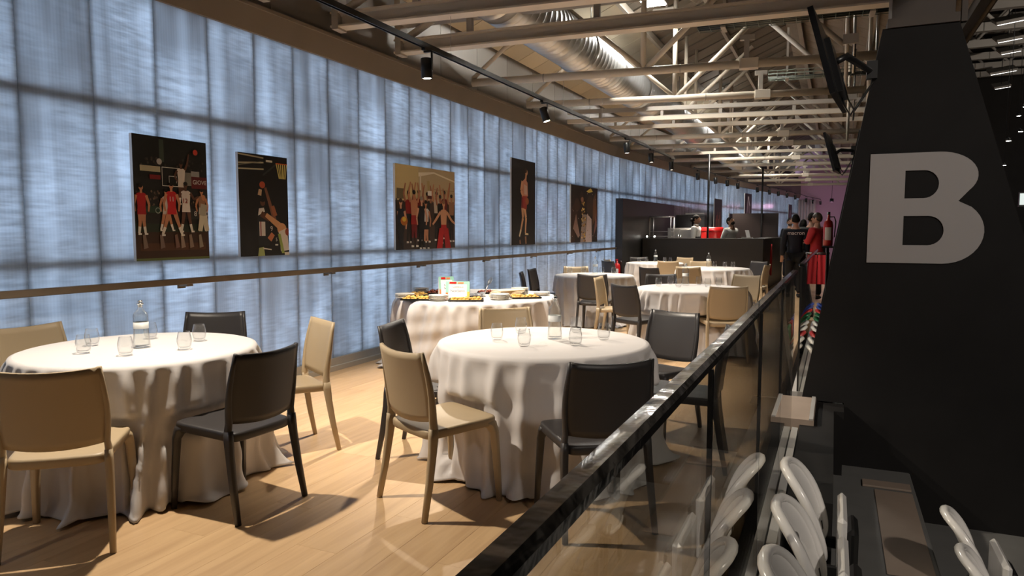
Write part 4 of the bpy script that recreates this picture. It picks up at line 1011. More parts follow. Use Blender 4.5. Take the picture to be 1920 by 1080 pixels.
# 4: lone player standing
sh = [(rect(.80, .55, .95, .72), (30, 27, 28))]
sh += [(seg(.44, .44, .47, .32, .035, .026, .72), (215, 165, 125)), (seg(.47, .32, .36, .14, .026, .018, .72), (215, 165, 125)), (seg(.52, .46, .60, .32, .037, .026, .72), (225, 172, 130)), (seg(.60, .32, .57, .14, .026, .016, .72), (225, 172, 130)), (seg(.38, .18, .32, .10, .018, .016, .72), (230, 215, 180)), (seg(.56, .13, .70, .125, .013, .010, .72), (230, 205, 160)), ([(.42, .62), (.66, .62), (.64, .50), (.62, .42), (.40, .44)], (165, 60, 50)), (rect(.42, .44, .48, .56), (130, 25, 30)), ([(.42, .74), (.56, .79), (.66, .74), (.68, .58), (.44, .58)], (215, 150, 125)), ([(.50, .72), (.64, .70), (.65, .60), (.52, .60)], (225, 190, 175)), (seg(.44, .75, .38, .64, .026, .022, .72), (220, 165, 125)), (seg(.38, .64, .46, .58, .022, .018, .72), (220, 165, 125)), (seg(.58, .77, .60, .84, .022, .020, .72), (220, 165, 125)), (ell(.61, .86, .055, .035), (220, 165, 125)), (ell(.58, .88, .05, .03), (60, 38, 25)), (ell(.64, .52, .075, .042, 16), (170, 95, 55)), (seg(.34, .06, .36, .0, .015, .02, .72), (150, 105, 80)), (seg(.58, .10, .60, .0, .022, .018, .72), (160, 115, 85)), (rect(.0, .0, 1, .012), (40, 34, 32))]
poster((PX, 10.195), (PX, 11.16), 1.212, 2.583, sh, 'tall black framed photograph of one player standing with a ball', base=(22, 20, 22))
# 5: trophy
sh = [([(.0, .0), (.12, .0), (.25, .45), (.18, .72), (.0, .6)], (60, 40, 28)), ([(.08, .25), (.18, .5), (.32, .12), (.26, .08)], (150, 125, 120)), (ell(.22, .66, .10, .12), (70, 48, 36)), ([(.34, .0), (.55, .0), (.60, .5), (.40, .5)], (150, 140, 140)), ([(.52, .0), (.78, .0), (.76, .42), (.60, .52)], (205, 190, 195)), (ell(.70, .66, .14, .20), (62, 44, 32)), ([(.80, .3), (.98, .5), (.92, .92), (.82, .8)], (110, 78, 52)), (ell(.90, .55, .06, .12), (120, 85, 55)), ([(.84, .1), (.98, .3), (.94, .55)], (150, 110, 105)), (ell(.38, .82, .07, .09), (60, 42, 34)), (ell(.40, .76, .05, .05), (140, 100, 80)), ([(.55, .92), (.72, .99), (.80, .93), (.64, .90)], (225, 205, 110))]
rn = random.Random(9)
for i in range(60): sh.append((ell(.44+rn.uniform(-.07, .09), rn.uniform(.02, .74), .018, .016, 6), rn.choice([(190, 150, 60), (120, 85, 25), (235, 205, 120), (80, 55, 20)])))
for i in range(30): sh.append((ell(rn.uniform(.03, .97), rn.uniform(.02, .9), .008, .01, 6), rn.choice([(150, 120, 90), (200, 190, 180), (90, 60, 40)])))
poster((PX, 12.95), (PX, 14.63), 1.214, 2.332, sh, 'dark framed photograph of players crowding around a gold trophy', base=(30, 24, 20))
# far posters beyond the bar
sh = [(seg(.2+.12*i, .05, .25+.1*i, .45+.1*(i % 3), .03), c) for i, c in enumerate([(120, 70, 55), (150, 60, 50), (90, 50, 40), (170, 120, 100), (110, 60, 50), (140, 90, 70)])]
poster((-3.84, 25.2), (-3.73, 26.2), 1.30, 2.56, sh, 'far dark poster of red figures beyond the bar')
sh = [(seg(.3, .1, .45, .9, .03), (200, 200, 205)), (seg(.7, .1, .55, .9, .04), (170, 170, 175)), (seg(.45, .9, .75, .6, .03), (210, 210, 212))]
poster((-3.30, 29.3), (-3.15, 30.35), 1.75, 2.93, sh, 'far black and white poster above the dark panel')
poster((-3.60, 27.15), (-3.53, 27.62), 1.32, 2.09, [(ell(.5, .55, .2, .2), (150, 60, 50))], 'small far dark poster between the other far posters')
poster((-2.14, 37.3), (-2.03, 38.05), 1.5, 2.75, [(ell(.5, .6, .22, .2), (120, 110, 115)), (rect(.25, .1, .75, .4), (70, 66, 74))], 'small grey poster at the far end of the translucent wall', base=(60, 56, 62))

# ------------------------------------------------------------------ glass balustrades
def balustrade(y0, y1, seams, label):
    t = empty('glass_balustrade', (GX, y0, 0), 0, label, 'balustrade')
    ys = [y0]+seams+[y1]
    for a, b in zip(ys[:-1], ys[1:]):
        MB().box((-.006, a-y0+.006, -.05), (.006, b-y0-.006, 1.125)).build('glass_pane', Mt['glass'], t)
    for s_ in seams: MB().box((-.0062, s_-y0-.005, -.04), (.0062, s_-y0+.005, 1.1)).build('joint_gasket', Mt['track'], t)
    L_ = y1-y0
    MB().cbox((-.022, 0, 1.118), (.022, L_, 1.150), .009).build('handrail', Mt['handrail'], t)
    MB().box((-.055, 0, -.16), (-.012, L_, -.03)).build('base_channel', Mt['alu'], t); MB().box((.012, 0, -.16), (.055, L_, -.03)).build('base_channel', Mt['alu'], t)
    MB().box((-.012, 0, -.16), (.012, L_, -.052)).build('channel_gasket', Mt['track'], t)
    if y0 > 0:
        MB().box((-.058, -.014, -.17), (.058, -.001, .012)).build('end_cap', Mt['alu'], t)
        MB().box((-.0075, -.002, -.03), (.0075, .006, 1.125)).build('edge_trim', Mt['track'], t)
    return t
Mt['handrail'] = mat('black_film_wrapped_handrail', (.010, .012, .012, 1), .14, bump=.45, bscale=14, coat=.6)
balustrade(-1.5, 5.62, [-.85, .45, 1.73, 3.01, 4.30], 'long glass balustrade with a shiny black handrail beside the tables')
balustrade(6.72, 12.4, [8.1, 9.5, 10.9], 'farther glass balustrade beyond the gap by the pillar')
fb = empty('red_banner_barrier', (-.26, 12.92, 0), 0, 'low barrier hung with red banners at the end of the far balustrade', 'barrier')
MB().tube([(-.16, 0, 0), (-.16, 0, 1.07)], .018, 8).tube([(.17, 0, 0), (.17, 0, 1.07)], .018, 8).build('post', Mt['track'], fb)
MB().tube([(-.18, 0, 1.07), (.19, 0, 1.07)], .016, 8).build('top_bar', Mt['chrome'], fb)
for a, b in ((-.15, .0), (.01, .16)): MB().grid(lambda u, v: Vector((lerp(a, b, u), -.02+.012*math.sin(u*12+v*2), lerp(.55, 1.04, v))), 16, 6).build('red_banner', Mt['red_cloth'], fb)

# ------------------------------------------------------------------ stadium seats
def seat_meshes():
    # local: +x faces the court, y across
    def outline(a):
        # rounded shape in (y, t) ; t 0 bottom 1 top
        c, s_ = math.cos(a), math.sin(a)
        e = .62 if s_ > 0 else .35
        return math.copysign(abs(c)**e, c)*.205, .5+.5*math.copysign(abs(s_)**(.8 if s_ > 0 else .5), s_)
    def prof(t): return Vector((-.13*t*t+.03*(1-t)**2-.03, 0, lerp(-.18, .235, t)))
    def surf(y, t, off=0.0):
        p = prof(t); bow = .045*(y/.205)**2
        return Vector((p.x+bow+off, y, p.z))
    n = 40; mb = MB(); rings = []
    for q in (0, .3, .6, .85, .96):
        rings.append([surf(outline(2*PI*k/n)[0]*q, .5+(outline(2*PI*k/n)[1]-.5)*q, 0) for k in range(n)])
    back = [[p+Vector((-.016, 0, 0)) for p in r] for r in rings]
    vs = [p for r in rings for p in r]; fs = []
    for j in range(len(rings)-1):
        for k in range(n): fs.append((j*n+k, j*n+(k+1) % n, (j+1)*n+(k+1) % n, (j+1)*n+k))
    mb.add(vs, fs, True); mb.add([p for r in back for p in r], [tuple(reversed(f)) for f in fs], True)
    shell = mb
    rim = MB(); pts = [surf(*outline(2*PI*k/n), -.006) for k in range(n)]
    vs = []; m_ = 8
    for k in range(n):
        d = (pts[(k+1) % n]-pts[k-1]).normalized(); u = Vector((1, 0, 0)); u = (u-d*u.dot(d)).normalized(); v = d.cross(u)
        for i in range(m_): a = 2*PI*i/m_; vs.append(pts[k]+u*math.cos(a)*.024+v*math.sin(a)*.02)
    fs = []
    for k in range(n):
        for i in range(m_): fs.append((k*m_+i, k*m_+(i+1) % m_, ((k+1) % n)*m_+(i+1) % m_, ((k+1) % n)*m_+i))
    rim.add(vs, fs, True)
    emb = MB()
    for oo in (.008,):
        p = [surf(.045*math.cos(2*PI*k/14), .66+.05*math.sin(2*PI*k/14), oo) for k in range(14)]; emb.add(p+[q+Vector((-.004, 0, 0)) for q in p], [tuple(range(14))]+[(k, (k+1) % 14, 14+(k+1) % 14, 14+k) for k in range(14)])
    pan = MB().cbox((.085, -.20, -.27), (.128, .20, .06), .018)
    und = MB().cbox((.129, -.12, -.25), (.182, .12, -.02), .02)
    br = MB().tube([(.02, -.17, -.55), (.02, -.17, -.2), (.0, -.17, -.1)], .018, 8).tube([(.02, .17, -.55), (.02, .17, -.2), (.0, .17, -.1)], .018, 8).cbox((-.02, -.19, -.24), (.16, -.165, -.18), .006).cbox((-.02, .165, -.24), (.16, .19, -.18), .006).box((-.03, -.2, -.56), (.07, .2, -.545))
    return [('back_shell', shell.mesh('back_shell'), 0), ('back_rim', rim.mesh('back_rim'), 0), ('handle_slot', emb.mesh('handle_slot'), 1), ('folded_pan', pan.mesh('folded_pan'), 0), ('pan_underside', und.mesh('pan_underside'), 1), ('support_frame', br.mesh('support_frame'), 1)]
SM = seat_meshes()
def stadium_seat(x, y, z, col, label):
    t = empty('stadium_seat', (x, y, z), 0, label, 'stadium seat', 'tip-up seats of the stand')
    D = {}
    for nm, me, k in SM:
        D[nm] = mk(nm, me, Mt[col] if k == 0 else Mt['track'], D.get({'back_rim': 'back_shell', 'handle_slot': 'back_shell', 'pan_underside': 'folded_pan'}.get(nm), t), objmat=True)
for i, y in enumerate((3.80, 3.22, 2.65, 2.08, 1.5)):
    stadium_seat(-.03, y, .015, 'seat_white', 'white tip-up seat in the row by the glass, ' + ['farthest of the near ones', 'second from the farthest', 'third from the farthest', 'mostly below the picture edge', 'beside the viewpoint, outside the picture'][i])
for i, y in enumerate((4.55, 4.0, 3.45)):
    stadium_seat(.78, y, -.385, 'seat_white', 'white tip-up seat in the lower row before the pillar, ' + ['farthest one', 'second one', 'nearest one, mostly below the picture'][i])
cols = ['seat_white', 'seat_white', 'seat_red', 'seat_white', 'seat_white', 'seat_green', 'seat_green', 'seat_red', 'seat_blue', 'seat_blue']
for i, c in enumerate(cols):
    stadium_seat(-.05, 7.9+.52*i, .015, c, '%s tip-up seat in the far row past the pillar, %s along' % (c.split('_')[1], ords[i]))

# ------------------------------------------------------------------ bar
bar = empty('bar_counter', (0, 17.5, 0), 0, 'long black bar counter across the hall', 'bar counter')
MB().box((-4.37, 0, 0), (-1.52, .5, 1.24)).build('front_panel', Mt['bar_black'], bar)
MB().prism([(-1.52, 0, 0), (-1.40, 4.9, 0), (-1.85, 4.9, 0), (-2.0, .5, 0)], (0, 0, 1.24)).build('side_panel', Mt['bar_black'], bar)
MB().cbox((-4.37, -.02, 1.24), (-1.50, .54, 1.262), .003).prism([(-1.50, .0, 1.24), (-1.38, 4.9, 1.24), (-1.87, 4.9, 1.24), (-2.0, .5, 1.24)], (0, 0, .022)).build('counter_top', Mt['bar_black'], bar)
pt = tag(MB().prism([(-4.62, 15.95, 0), (-4.45, 15.95, 0), (-4.28, 21.6, 0), (-3.98, 26.4, 0), (-4.1, 26.4, 0), (-4.42, 21.6, 0)], (0, 0, 2.19)).build('bar_partition', Mt['bar_black']), 'tall black partition running along the wall behind the bar', 'partition')
for x_, y_, lab in ((-2.92, 18.35, 'thin dark post rising from the bar to the roof, left one'), (-2.02, 22.55, 'thin dark post rising from the bar to the roof, right one')):
    t = empty('bar_post', (x_, y_, 0), 0, lab, 'post'); MB().tube([(0, 0, 0), (0, 0, 3.35)], .028, 10).build('pole', Mt['track'], t); MB().box((-.06, -.06, 0), (.06, .06, .012)).build('foot_plate', Mt['track'], t)
bf = tag(MB().box((-4.4, 18.05, 0), (-2.05, 22.0, .14)).build('floor_bar', Mt['concrete']), 'raised floor behind the bar counter', None, None, 'structure')
# glass rack on the counter line
rk = empty('tray_rack', (-4.08, 18.35, .14), 0, 'steel tray rack trolley behind the bar', 'rack')
for x_ in (-.27, .27):
    for y_ in (-.2, .2): MB().tube([(x_, y_, 0), (x_, y_, 1.66)], .014, 8).build('upright', Mt['metal'], rk)
MB().tube([(-.27, -.2, 1.66), (.27, -.2, 1.66)], .014, 8).tube([(-.27, .2, 1.66), (.27, .2, 1.66)], .014, 8).tube([(-.27, -.2, 1.66), (-.27, .2, 1.66)], .014, 8).tube([(.27, -.2, 1.66), (.27, .2, 1.66)], .014, 8).build('top_frame', Mt['metal'], rk)
for i in range(10): MB().box((-.27, -.2, .2+.12*i), (-.24, .2, .21+.12*i)).box((.24, -.2, .2+.12*i), (.27, .2, .21+.12*i)).box((-.24, .17, .2+.12*i), (.24, .19, .215+.12*i)).build('runner', Mt['metal'], rk)
fr = empty('steel_fridge', (-3.78, 19.30, .14), 0, 'low stainless steel fridge behind the bar', 'fridge')
MB().cbox((-.30, -.25, 0), (.36, .25, 1.38), .01).build('body', Mt['metal'], fr)
for i in (0, 1): dr = MB().cbox((-.29+.33*i, -.27, .05), (.02+.33*i, -.25, 1.34), .005).build('door', Mt['metal'], fr); MB().tube([(-.01+.06*i, -.29, .8), (-.01+.06*i, -.29, 1.2)], .008, 6).build('handle', Mt['chrome'], dr)
cf = empty('coffee_machine', (-3.60, 20.2, .14), 0, 'black coffee machine behind the waitress', 'coffee machine')
MB().cbox((-.45, -.25, .9), (.35, .25, 1.75), .02).build('body', Mt['screen'], cf); MB().box((-.40, -.24, 0), (.30, .24, .9)).build('cabinet', Mt['bar_black'], cf); MB().cbox((-.2, -.2, 1.75), (.32, .2, 1.80), .01).build('cup_tray', Mt['metal'], cf)
rb = empty('red_cool_box', (-2.95, 19.3, .14), 0, 'bright red drinks cooler behind the bar staff', 'cooler')
MB().lathe([(0, 0), (.27, 0), (.29, .05), (.29, 1.34), (.27, 1.40), (0, 1.40)], 28).build('body', Mt['red'], rb); MB().lathe([(.292, 1.28), (.30, 1.29), (.30, 1.33), (.292, 1.34)], 28).build('rim_band', Mt['red'], rb)
dp = empty('dark_display_panel', (-2.22, 22.75, 0), 0, 'large dark brown panel standing behind the till', 'panel')
Mt['panel_brown'] = mat('dark_brown_panel', (.018, .010, .009, 1), .5)
MB().cbox((-.67, 0, .14), (.66, .06, 1.98), .006).build('board', Mt['panel_brown'], dp); MB().box((-.4, -.15, .0), (-.32, .2, .15)).box((.32, -.15, 0), (.40, .2, .15)).build('foot', Mt['track'], dp)
tl = empty('till_tablet', (-1.88, 17.75, 1.262), .3, 'small white till tablet on a stand at the bar', 'tablet')
MB().prism([(-.04, -.01, .03), (.05, -.01, .03), (.02, .05, .20), (-.07, .05, .20)], (0, .012, 0)).build('tablet', Mt['white_paper'], tl); MB().cbox((-.14, -.06, 0), (.10, .06, .03), .006).build('stand_base', Mt['metal'], tl)
for i, x_ in enumerate((-4.28, -4.09)):
    lp = empty('counter_lamp', (x_, 17.6, 1.262), 0, 'tiny round lamp glowing on the bar counter, %s one' % ['left', 'right'][i], 'lamp', 'tiny lamps on the bar')
    MB().lathe([(0, 0), (.02, 0), (.02, .006), (.006, .01), (.006, .025), (0, .025)], 12).build('foot', Mt['track'], lp)
    MB().lathe([(0, .022), (.018, .03), (.024, .045), (.018, .06), (0, .066)], 14).build('bulb', Mt['bulb'] if 'bulb' in Mt else Mt.setdefault('bulb', emit('small_white_bulb', (1, .95, .85, 1), 8.0)), lp)
rp = empty('red_rope', (-1.44, 18.6, .5), math.radians(-1), 'red rope hanging on the side of the bar', 'rope')
for i in range(3): MB().tube([(0.02, -.05+.03*i, .62), (.02, -.13+.05*i, .3), (.02, -.09+.06*i, -.1), (.02, .0+.03*i, -.15), (.02, .06+.02*i, .2), (.02, .02, .62)], .018, 8).build('loop', Mt['red_cloth'], rp)

# fire extinguishers
def extinguisher(x, y, z, s_, label, stand=True):
    t = empty('fire_extinguisher', (x, y, z), 0, label, 'fire extinguisher'); t.scale = (s_, s_, s_)
    MB().lathe([(0, 0), (.07, 0), (.078, .012), (.078, .36), (.065, .42), (.03, .45), (.022, .46), (.022, .49), (0, .49)], 24).build('cylinder_body', Mt['red'], t)
    MB().box((-.012, -.05, .49), (.012, .06, .515)).box((-.012, -.11, .525), (.012, .04, .54)).tube([(0, 0, .47), (0, 0, .53)], .014, 8).build('valve_handle', Mt['red'], t)
    MB().tube([(.02, .0, .5), (.09, 0, .50), (.115, 0, .42), (.10, 0, .15)], .011, 8).build('hose', Mt['track'], t)
    MB().add([(math.cos(a)*.0788, math.sin(a)*.0788, zz) for zz in (.10, .32) for a in [math.radians(-130+10*k) for k in range(9)]], [(k, k+1, k+10, k+9) for k in range(8)], True).build('paper_label', Mt['white_paper'], t)
    if stand: MB().box((-.06, .08, .1), (.06, .10, .16)).box((-.085, -.02, .12), (-.078, .1, .15)).box((.078, -.02, .12), (.085, .1, .15)).build('wall_bracket', Mt['track'], t)
    return t
extinguisher(-4.54, 15.84, .26, 1.0, 'red fire extinguisher on the end of the black partition')
extinguisher(-.062, 7.52, 1.29, .56, 'red fire extinguisher with a white label beside the lettered pillar')
ex = empty('extinguisher_post', (-.062, 7.62, 0), 0, 'slim black post carrying the extinguisher by the pillar', 'post')
MB().tube([(0, 0, -.57), (0, 0, 1.62)], .015, 8).build('pole', Mt['track'], ex); MB().box((-.05, -.16, 1.272), (.05, .01, 1.288)).build('bracket', Mt['track'], ex)

# ------------------------------------------------------------------ people
def skin_mesh(verts, edges, radii, root=0, sub=1, extra=None):
    me = bpy.data.meshes.new('body'); me.from_pydata([tuple(v) for v in verts], edges, [])
    o = bpy.data.objects.new('body', me); C.objects.link(o)
    o.modifiers.new('skin', 'SKIN')
    sv = me.skin_vertices[0].data
    for i, r in enumerate(radii):
        sv[i].radius = r if isinstance(r, tuple) else (r, r); sv[i].use_root = (i == root)
    s_ = o.modifiers.new('sub', 'SUBSURF'); s_.levels = sub; s_.render_levels = sub
    dg = bpy.context.evaluated_depsgraph_get(); dg.update()
    m2 = bpy.data.meshes.new_from_object(o.evaluated_get(dg)); bpy.data.objects.remove(o)
    m2.polygons.foreach_set('use_smooth', [True]*len(m2.polygons))
    if extra:
        bm = bmesh.new(); bm.from_mesh(m2); tmp = extra.mesh('extra'); bm.from_mesh(tmp); bm.to_mesh(m2); bm.free()
    m2.materials.clear()
    return m2
def ellipsoid(mb, c, r, n=14, M=None):
    k = 8
    T = Matrix.Translation(c) @ Matrix.Diagonal((r[0], r[1], r[2], 1))
    if M is not None: T = M @ T
    return mb.lathe([(math.sin(PI*i/k) if 0 < i < k else 0, -math.cos(PI*i/k)) for i in range(k+1)], n, M=T)
def person(x, y, z0, h, yaw, label, top_m, leg_m, skin_m, hair_m, arms, head_pitch=0.0, head_yaw=0.0, hair='short', vest=None, text=None, beard=False, lean=0.0):
    """local frame: +y is the way the body faces; arms = ((elbow), (wrist)) per side in body units, right side first"""
    t = empty('person', (x, y, z0), yaw, label, 'person')
    L = lambda a, b, c: Vector((a*h, b*h, c*h))
    V = {}; E = []; Rr = {}
    def add(n, p, r, par=None):
        V[n] = p; Rr[n] = r
        if par: E.append((par, n))
    ln = lambda z: lean*(z-.53)
    add('pelvis', L(0, 0, .53), (.085*h, .06*h)); add('waist', L(0, ln(.62), .62), (.072*h, .052*h), 'pelvis'); add('chest', L(0, ln(.73)+.004, .73), (.09*h, .062*h), 'waist'); add('collar', L(0, ln(.81), .81), (.058*h, .04*h), 'chest')
    add('neck', L(0, ln(.85), .85), .032*h, 'collar')
    for s_, nm in ((1, 'R'), (-1, 'L')):
        add('sh'+nm, L(s_*.105, ln(.80), .80), .036*h, 'collar')
        e, w_ = arms[0 if s_ == 1 else 1]
        add('el'+nm, L(s_*e[0], e[1], e[2]), .026*h, 'sh'+nm); add('wr'+nm, L(s_*w_[0], w_[1], w_[2]), .018*h, 'el'+nm)
        d = (V['wr'+nm]-V['el'+nm]).normalized(); side = d.cross(Vector((0, 0, 1))); side = side.normalized() if side.length > .1 else Vector((1, 0, 0))
        add('pa'+nm, V['wr'+nm]+d*.03*h, (.022*h, .012*h), 'wr'+nm)
        for q in range(4): add('f%d%s' % (q, nm), V['wr'+nm]+d*(.07+.006*(q in (1, 2)))*h+side*(q-1.5)*.011*h+Vector((0, 0, -.006*h)), .0055*h, 'pa'+nm)
        add('th'+nm, V['wr'+nm]+d*.035*h+side*.032*h, .006*h, 'pa'+nm)
        add('hip'+nm, L(s_*.05, 0, .50), .058*h, 'pelvis'); add('kn'+nm, L(s_*.06, .012, .28), .038*h, 'hip'+nm); add('an'+nm, L(s_*.062, -.005, .045), .026*h, 'kn'+nm); add('to'+nm, L(s_*.07, .075, .02), .02*h, 'an'+nm)
    # head on the neck, turned and tipped
    HM = Matrix.Translation(V['neck']) @ Matrix.Rotation(head_yaw, 4, 'Z') @ Matrix.Rotation(-head_pitch, 4, 'X')
    ex = MB()
    ellipsoid(ex, Vector((0, .012*h, .085*h)), (.043*h, .054*h, .064*h), 18, HM)
    ellipsoid(ex, Vector((0, .03*h, .052*h)), (.033*h, .034*h, .032*h), 14, HM)
    ellipsoid(ex, Vector((0, .066*h, .072*h)), (.009*h, .013*h, .014*h), 8, HM)
    for s_ in (-1, 1): ellipsoid(ex, Vector((s_*.044*h, .005*h, .078*h)), (.006*h, .012*h, .018*h), 8, HM)
    add('skull', HM @ Vector((0, .005*h, .05*h)), .034*h, 'neck')
    names = list(V); idx = {n: i for i, n in enumerate(names)}
    def slim(n):
        r = Rr[n]; r = r if isinstance(r, tuple) else (r, r)
        k = .72 if n[:2] in ('pe', 'wa', 'ch', 'co', 'sh', 'el', 'hi', 'kn', 'an') else 1.0
        return (r[0]*k, r[1]*k)
    me = skin_mesh([V[n] for n in names], [(idx[a], idx[b]) for a, b in E], [slim(n) for n in names], 0, 1, ex)
    add('hem', L(0, 0, .46), (.086*h, .066*h), 'pelvis')
    mk('body', me, skin_m, t)
    ey = MB()
    for s_ in (-1, 1): ellipsoid(ey, Vector((s_*.019*h, .060*h, .086*h)), (.008*h, .006*h, .004*h), 8, HM)
    ey.build('eyes', Mt['hair'], t)
    ellipsoid(MB(), Vector((0, .060*h, .044*h)), (.016*h, .006*h, .004*h), 8, HM).build('mouth', Mt['lips'], t)
    hm = MB()
    def cap(u, v):
        a = 2*PI*u; th = v*PI*(.60+.10*max(0, -math.sin(a)))
        front = max(0, math.sin(a))
        th *= (1-.34*front)
        return HM @ Vector((.0455*h*math.sin(th)*math.cos(a), .008*h+.057*h*math.sin(th)*math.sin(a), .087*h+.066*h*math.cos(th)))
    hm.grid(cap, 20, 8, True, 0, True)
    if hair == 'bun': ellipsoid(hm, Vector((0, -.062*h, .075*h)), (.026*h, .026*h, .028*h), 12, HM); ellipsoid(hm, Vector((0, -.05*h, .03*h)), (.016*h, .016*h, .04*h), 10, HM)
    if hair == 'long': ellipsoid(hm, Vector((0, -.02*h, .065*h)), (.05*h, .045*h, .06*h), 12, HM)
    ho = hm.build('hair', hair_m, t); ho.modifiers.new('thick', 'SOLIDIFY').thickness = .004*h
    if beard:
        ellipsoid(MB(), Vector((0, .034*h, .040*h)), (.034*h, .034*h, .026*h), 12, HM).build('beard', hair_m, t)
    # clothing: top
    def cloth(nm, keys, m, grow, cut=None):
        ks = [k for k in keys]; ix = {n: i for i, n in enumerate(ks)}
        P = [V[k] for k in ks]; R_ = []
        for k in ks:
            r = Rr[k]; r = r if isinstance(r, tuple) else (r, r); R_.append((r[0]+grow*h, r[1]+grow*h))
        me = skin_mesh(P, [(ix[a], ix[b]) for a, b in E if a in ix and b in ix], R_, 0, 1)
        return mk(nm, me, m, t)
    tp = cloth('top', ['pelvis', 'hem', 'waist', 'chest', 'collar', 'shR', 'elR', 'wrR', 'shL', 'elL', 'wrL'], top_m, .012)
    cloth('trousers', ['pelvis', 'hipR', 'knR', 'anR', 'hipL', 'knL', 'anL'], leg_m, .011)
    for nm in 'RL':
        a = V['an'+nm]; ellipsoid(MB(), Vector((a.x, a.y+.035*h, .028*h)), (.03*h, .072*h, .028*h), 12).build('shoe', Mt['dark_fabric'], t)
    if vest: cloth('vest', ['pelvis', 'waist', 'chest'], vest, .017); 
    if hair == 'bun' or vest:
        MB().lathe([(.036*h, .825*h), (.042*h, .835*h), (.036*h, .862*h), (.032*h, .862*h)], 14, (0, ln(.84)*h, 0)).build('shirt_collar', Mt['shirt_white'], t)
    if text:
        o = mk('lettering', text_mesh(text, .062*h, .001, bold=.001), Mt['ink_white'], tp); o.location = (0, -.083*h, .775*h); o.rotation_euler = (PI/2+.05, 0, 0)
    return t
Mt['lips'] = mat('lips', (.25, .08, .07, 1), .5)
down = (((.135, -.01, .64), (.14, .03, .50)), ((.135, -.01, .64), (.14, .03, .50)))
fwd = (((.13, .03, .65), (.10, .15, .62)), ((.13, .03, .65), (.10, .15, .62)))
fold_ = (((.14, .03, .66), (.02, .10, .66)), ((.14, .03, .66), (.03, .115, .68)))
def face(dx, dy): return math.atan2(-dx, dy)
person(-3.28, 18.75, .14, 1.72, face(1, -.1), 'waitress in profile with tied dark hair, black vest over white sleeves', Mt['shirt_white'], Mt['dark_fabric'], Mt['skin_brown'], Mt['hair'], down, -.08, 0, 'bun', Mt['dark_fabric'])
person(-2.50, 18.5, .14, 1.66, face(.85, -.5), 'barman in a cream sweater and glasses bending over the counter', Mt['shirt_white'], Mt['dark_fabric'], Mt['skin_brown'], Mt['hair'], fwd, -.55, .1, 'short', None, None, True, .35)
person(-1.24, 22.75, 0, 1.83, face(.55, -.8), 'bearded man in a dark suit and white shirt facing the group', Mt['navy'], Mt['navy'], Mt['skin_light'], Mt['hair_brown'], down, -.1, -.3, 'short', None, None, True)
person(-.78, 16.5, 0, 1.80, face(-.15, 1), 'man from behind in a black jacket lettered macron', Mt['navy'], Mt['dark_fabric'], Mt['skin_light'], Mt['hair'], down, 0, 0, 'short', None, 'macron')
person(-.70, 18.4, 0, 1.72, face(.1, 1), 'dark haired person half hidden behind the man in the lettered jacket', Mt['olive'], Mt['dark_fabric'], Mt['skin_light'], Mt['hair'], down, 0, 0, 'long')
person(-.49, 17.2, 0, 1.85, face(.2, 1), 'tall man from behind in a dark olive jacket', Mt['olive'], Mt['dark_fabric'], Mt['skin_light'], Mt['hair'], down, .05, 0, 'short')
person(-.34, 16.1, 0, 1.82, face(-.9, .45), 'man in a bright red jacket with folded arms, face turned aside', Mt['red_jacket'], Mt['dark_fabric'], Mt['skin_light'], Mt['hair_brown'], fold_, -.05, .1, 'short')
# glasses of the barman are too fine to show; white shirt front of the suited man
sfm = MB().prism([(-.035, .118, 1.12), (.035, .118, 1.12), (.045, .115, 1.45), (-.045, .115, 1.45)], (0, .006, 0)).build('shirt_front', Mt['shirt_white'], [o for o in C.objects if o.type == 'EMPTY' and o.get('label', '').startswith('bearded man')][0])

# far end of the hall: curtain, pink lamps, arena lights
cur = tag(MB().grid(lambda u, v: Vector((-1.86+u*.9, 39.7+.05*math.sin(u*40), .05+v*3.0)), 60, 4).build('pale_curtain', Mt['curtain']), 'pale curtain hanging at the far end of the hall', 'curtain')
cur.modifiers.new('thick', 'SOLIDIFY').thickness = .01
pk = empty('pink_lamp', (-.2, 37.5, 3.0), 0, 'pink stage lamp at the far end of the hall', 'lamp')
MB().lathe([(0, 0), (.08, 0), (.09, -.16), (.07, -.16), (.06, -.02), (0, -.02)], 16).build('lamp_body', Mt['track'], pk); MB().tube([(0, 0, 0), (0, 0, 2.15)], .01, 6).build('hanger', Mt['track'], pk)
MB().lathe([(0, -.12), (.07, -.12), (.07, -.115), (0, -.115)], 16).build('lens', emit('pink_lens', (1, .5, .78, 1), 3), pk)
ld = bpy.data.lights.new('pink_lamp_light', 'POINT'); ld.energy = 14; ld.color = (1, .50, .78); ld.shadow_soft_size = .1
lo = bpy.data.objects.new('pink_lamp_light', ld); C.objects.link(lo); lo.location = (0, 0, -.3); lo.parent = pk

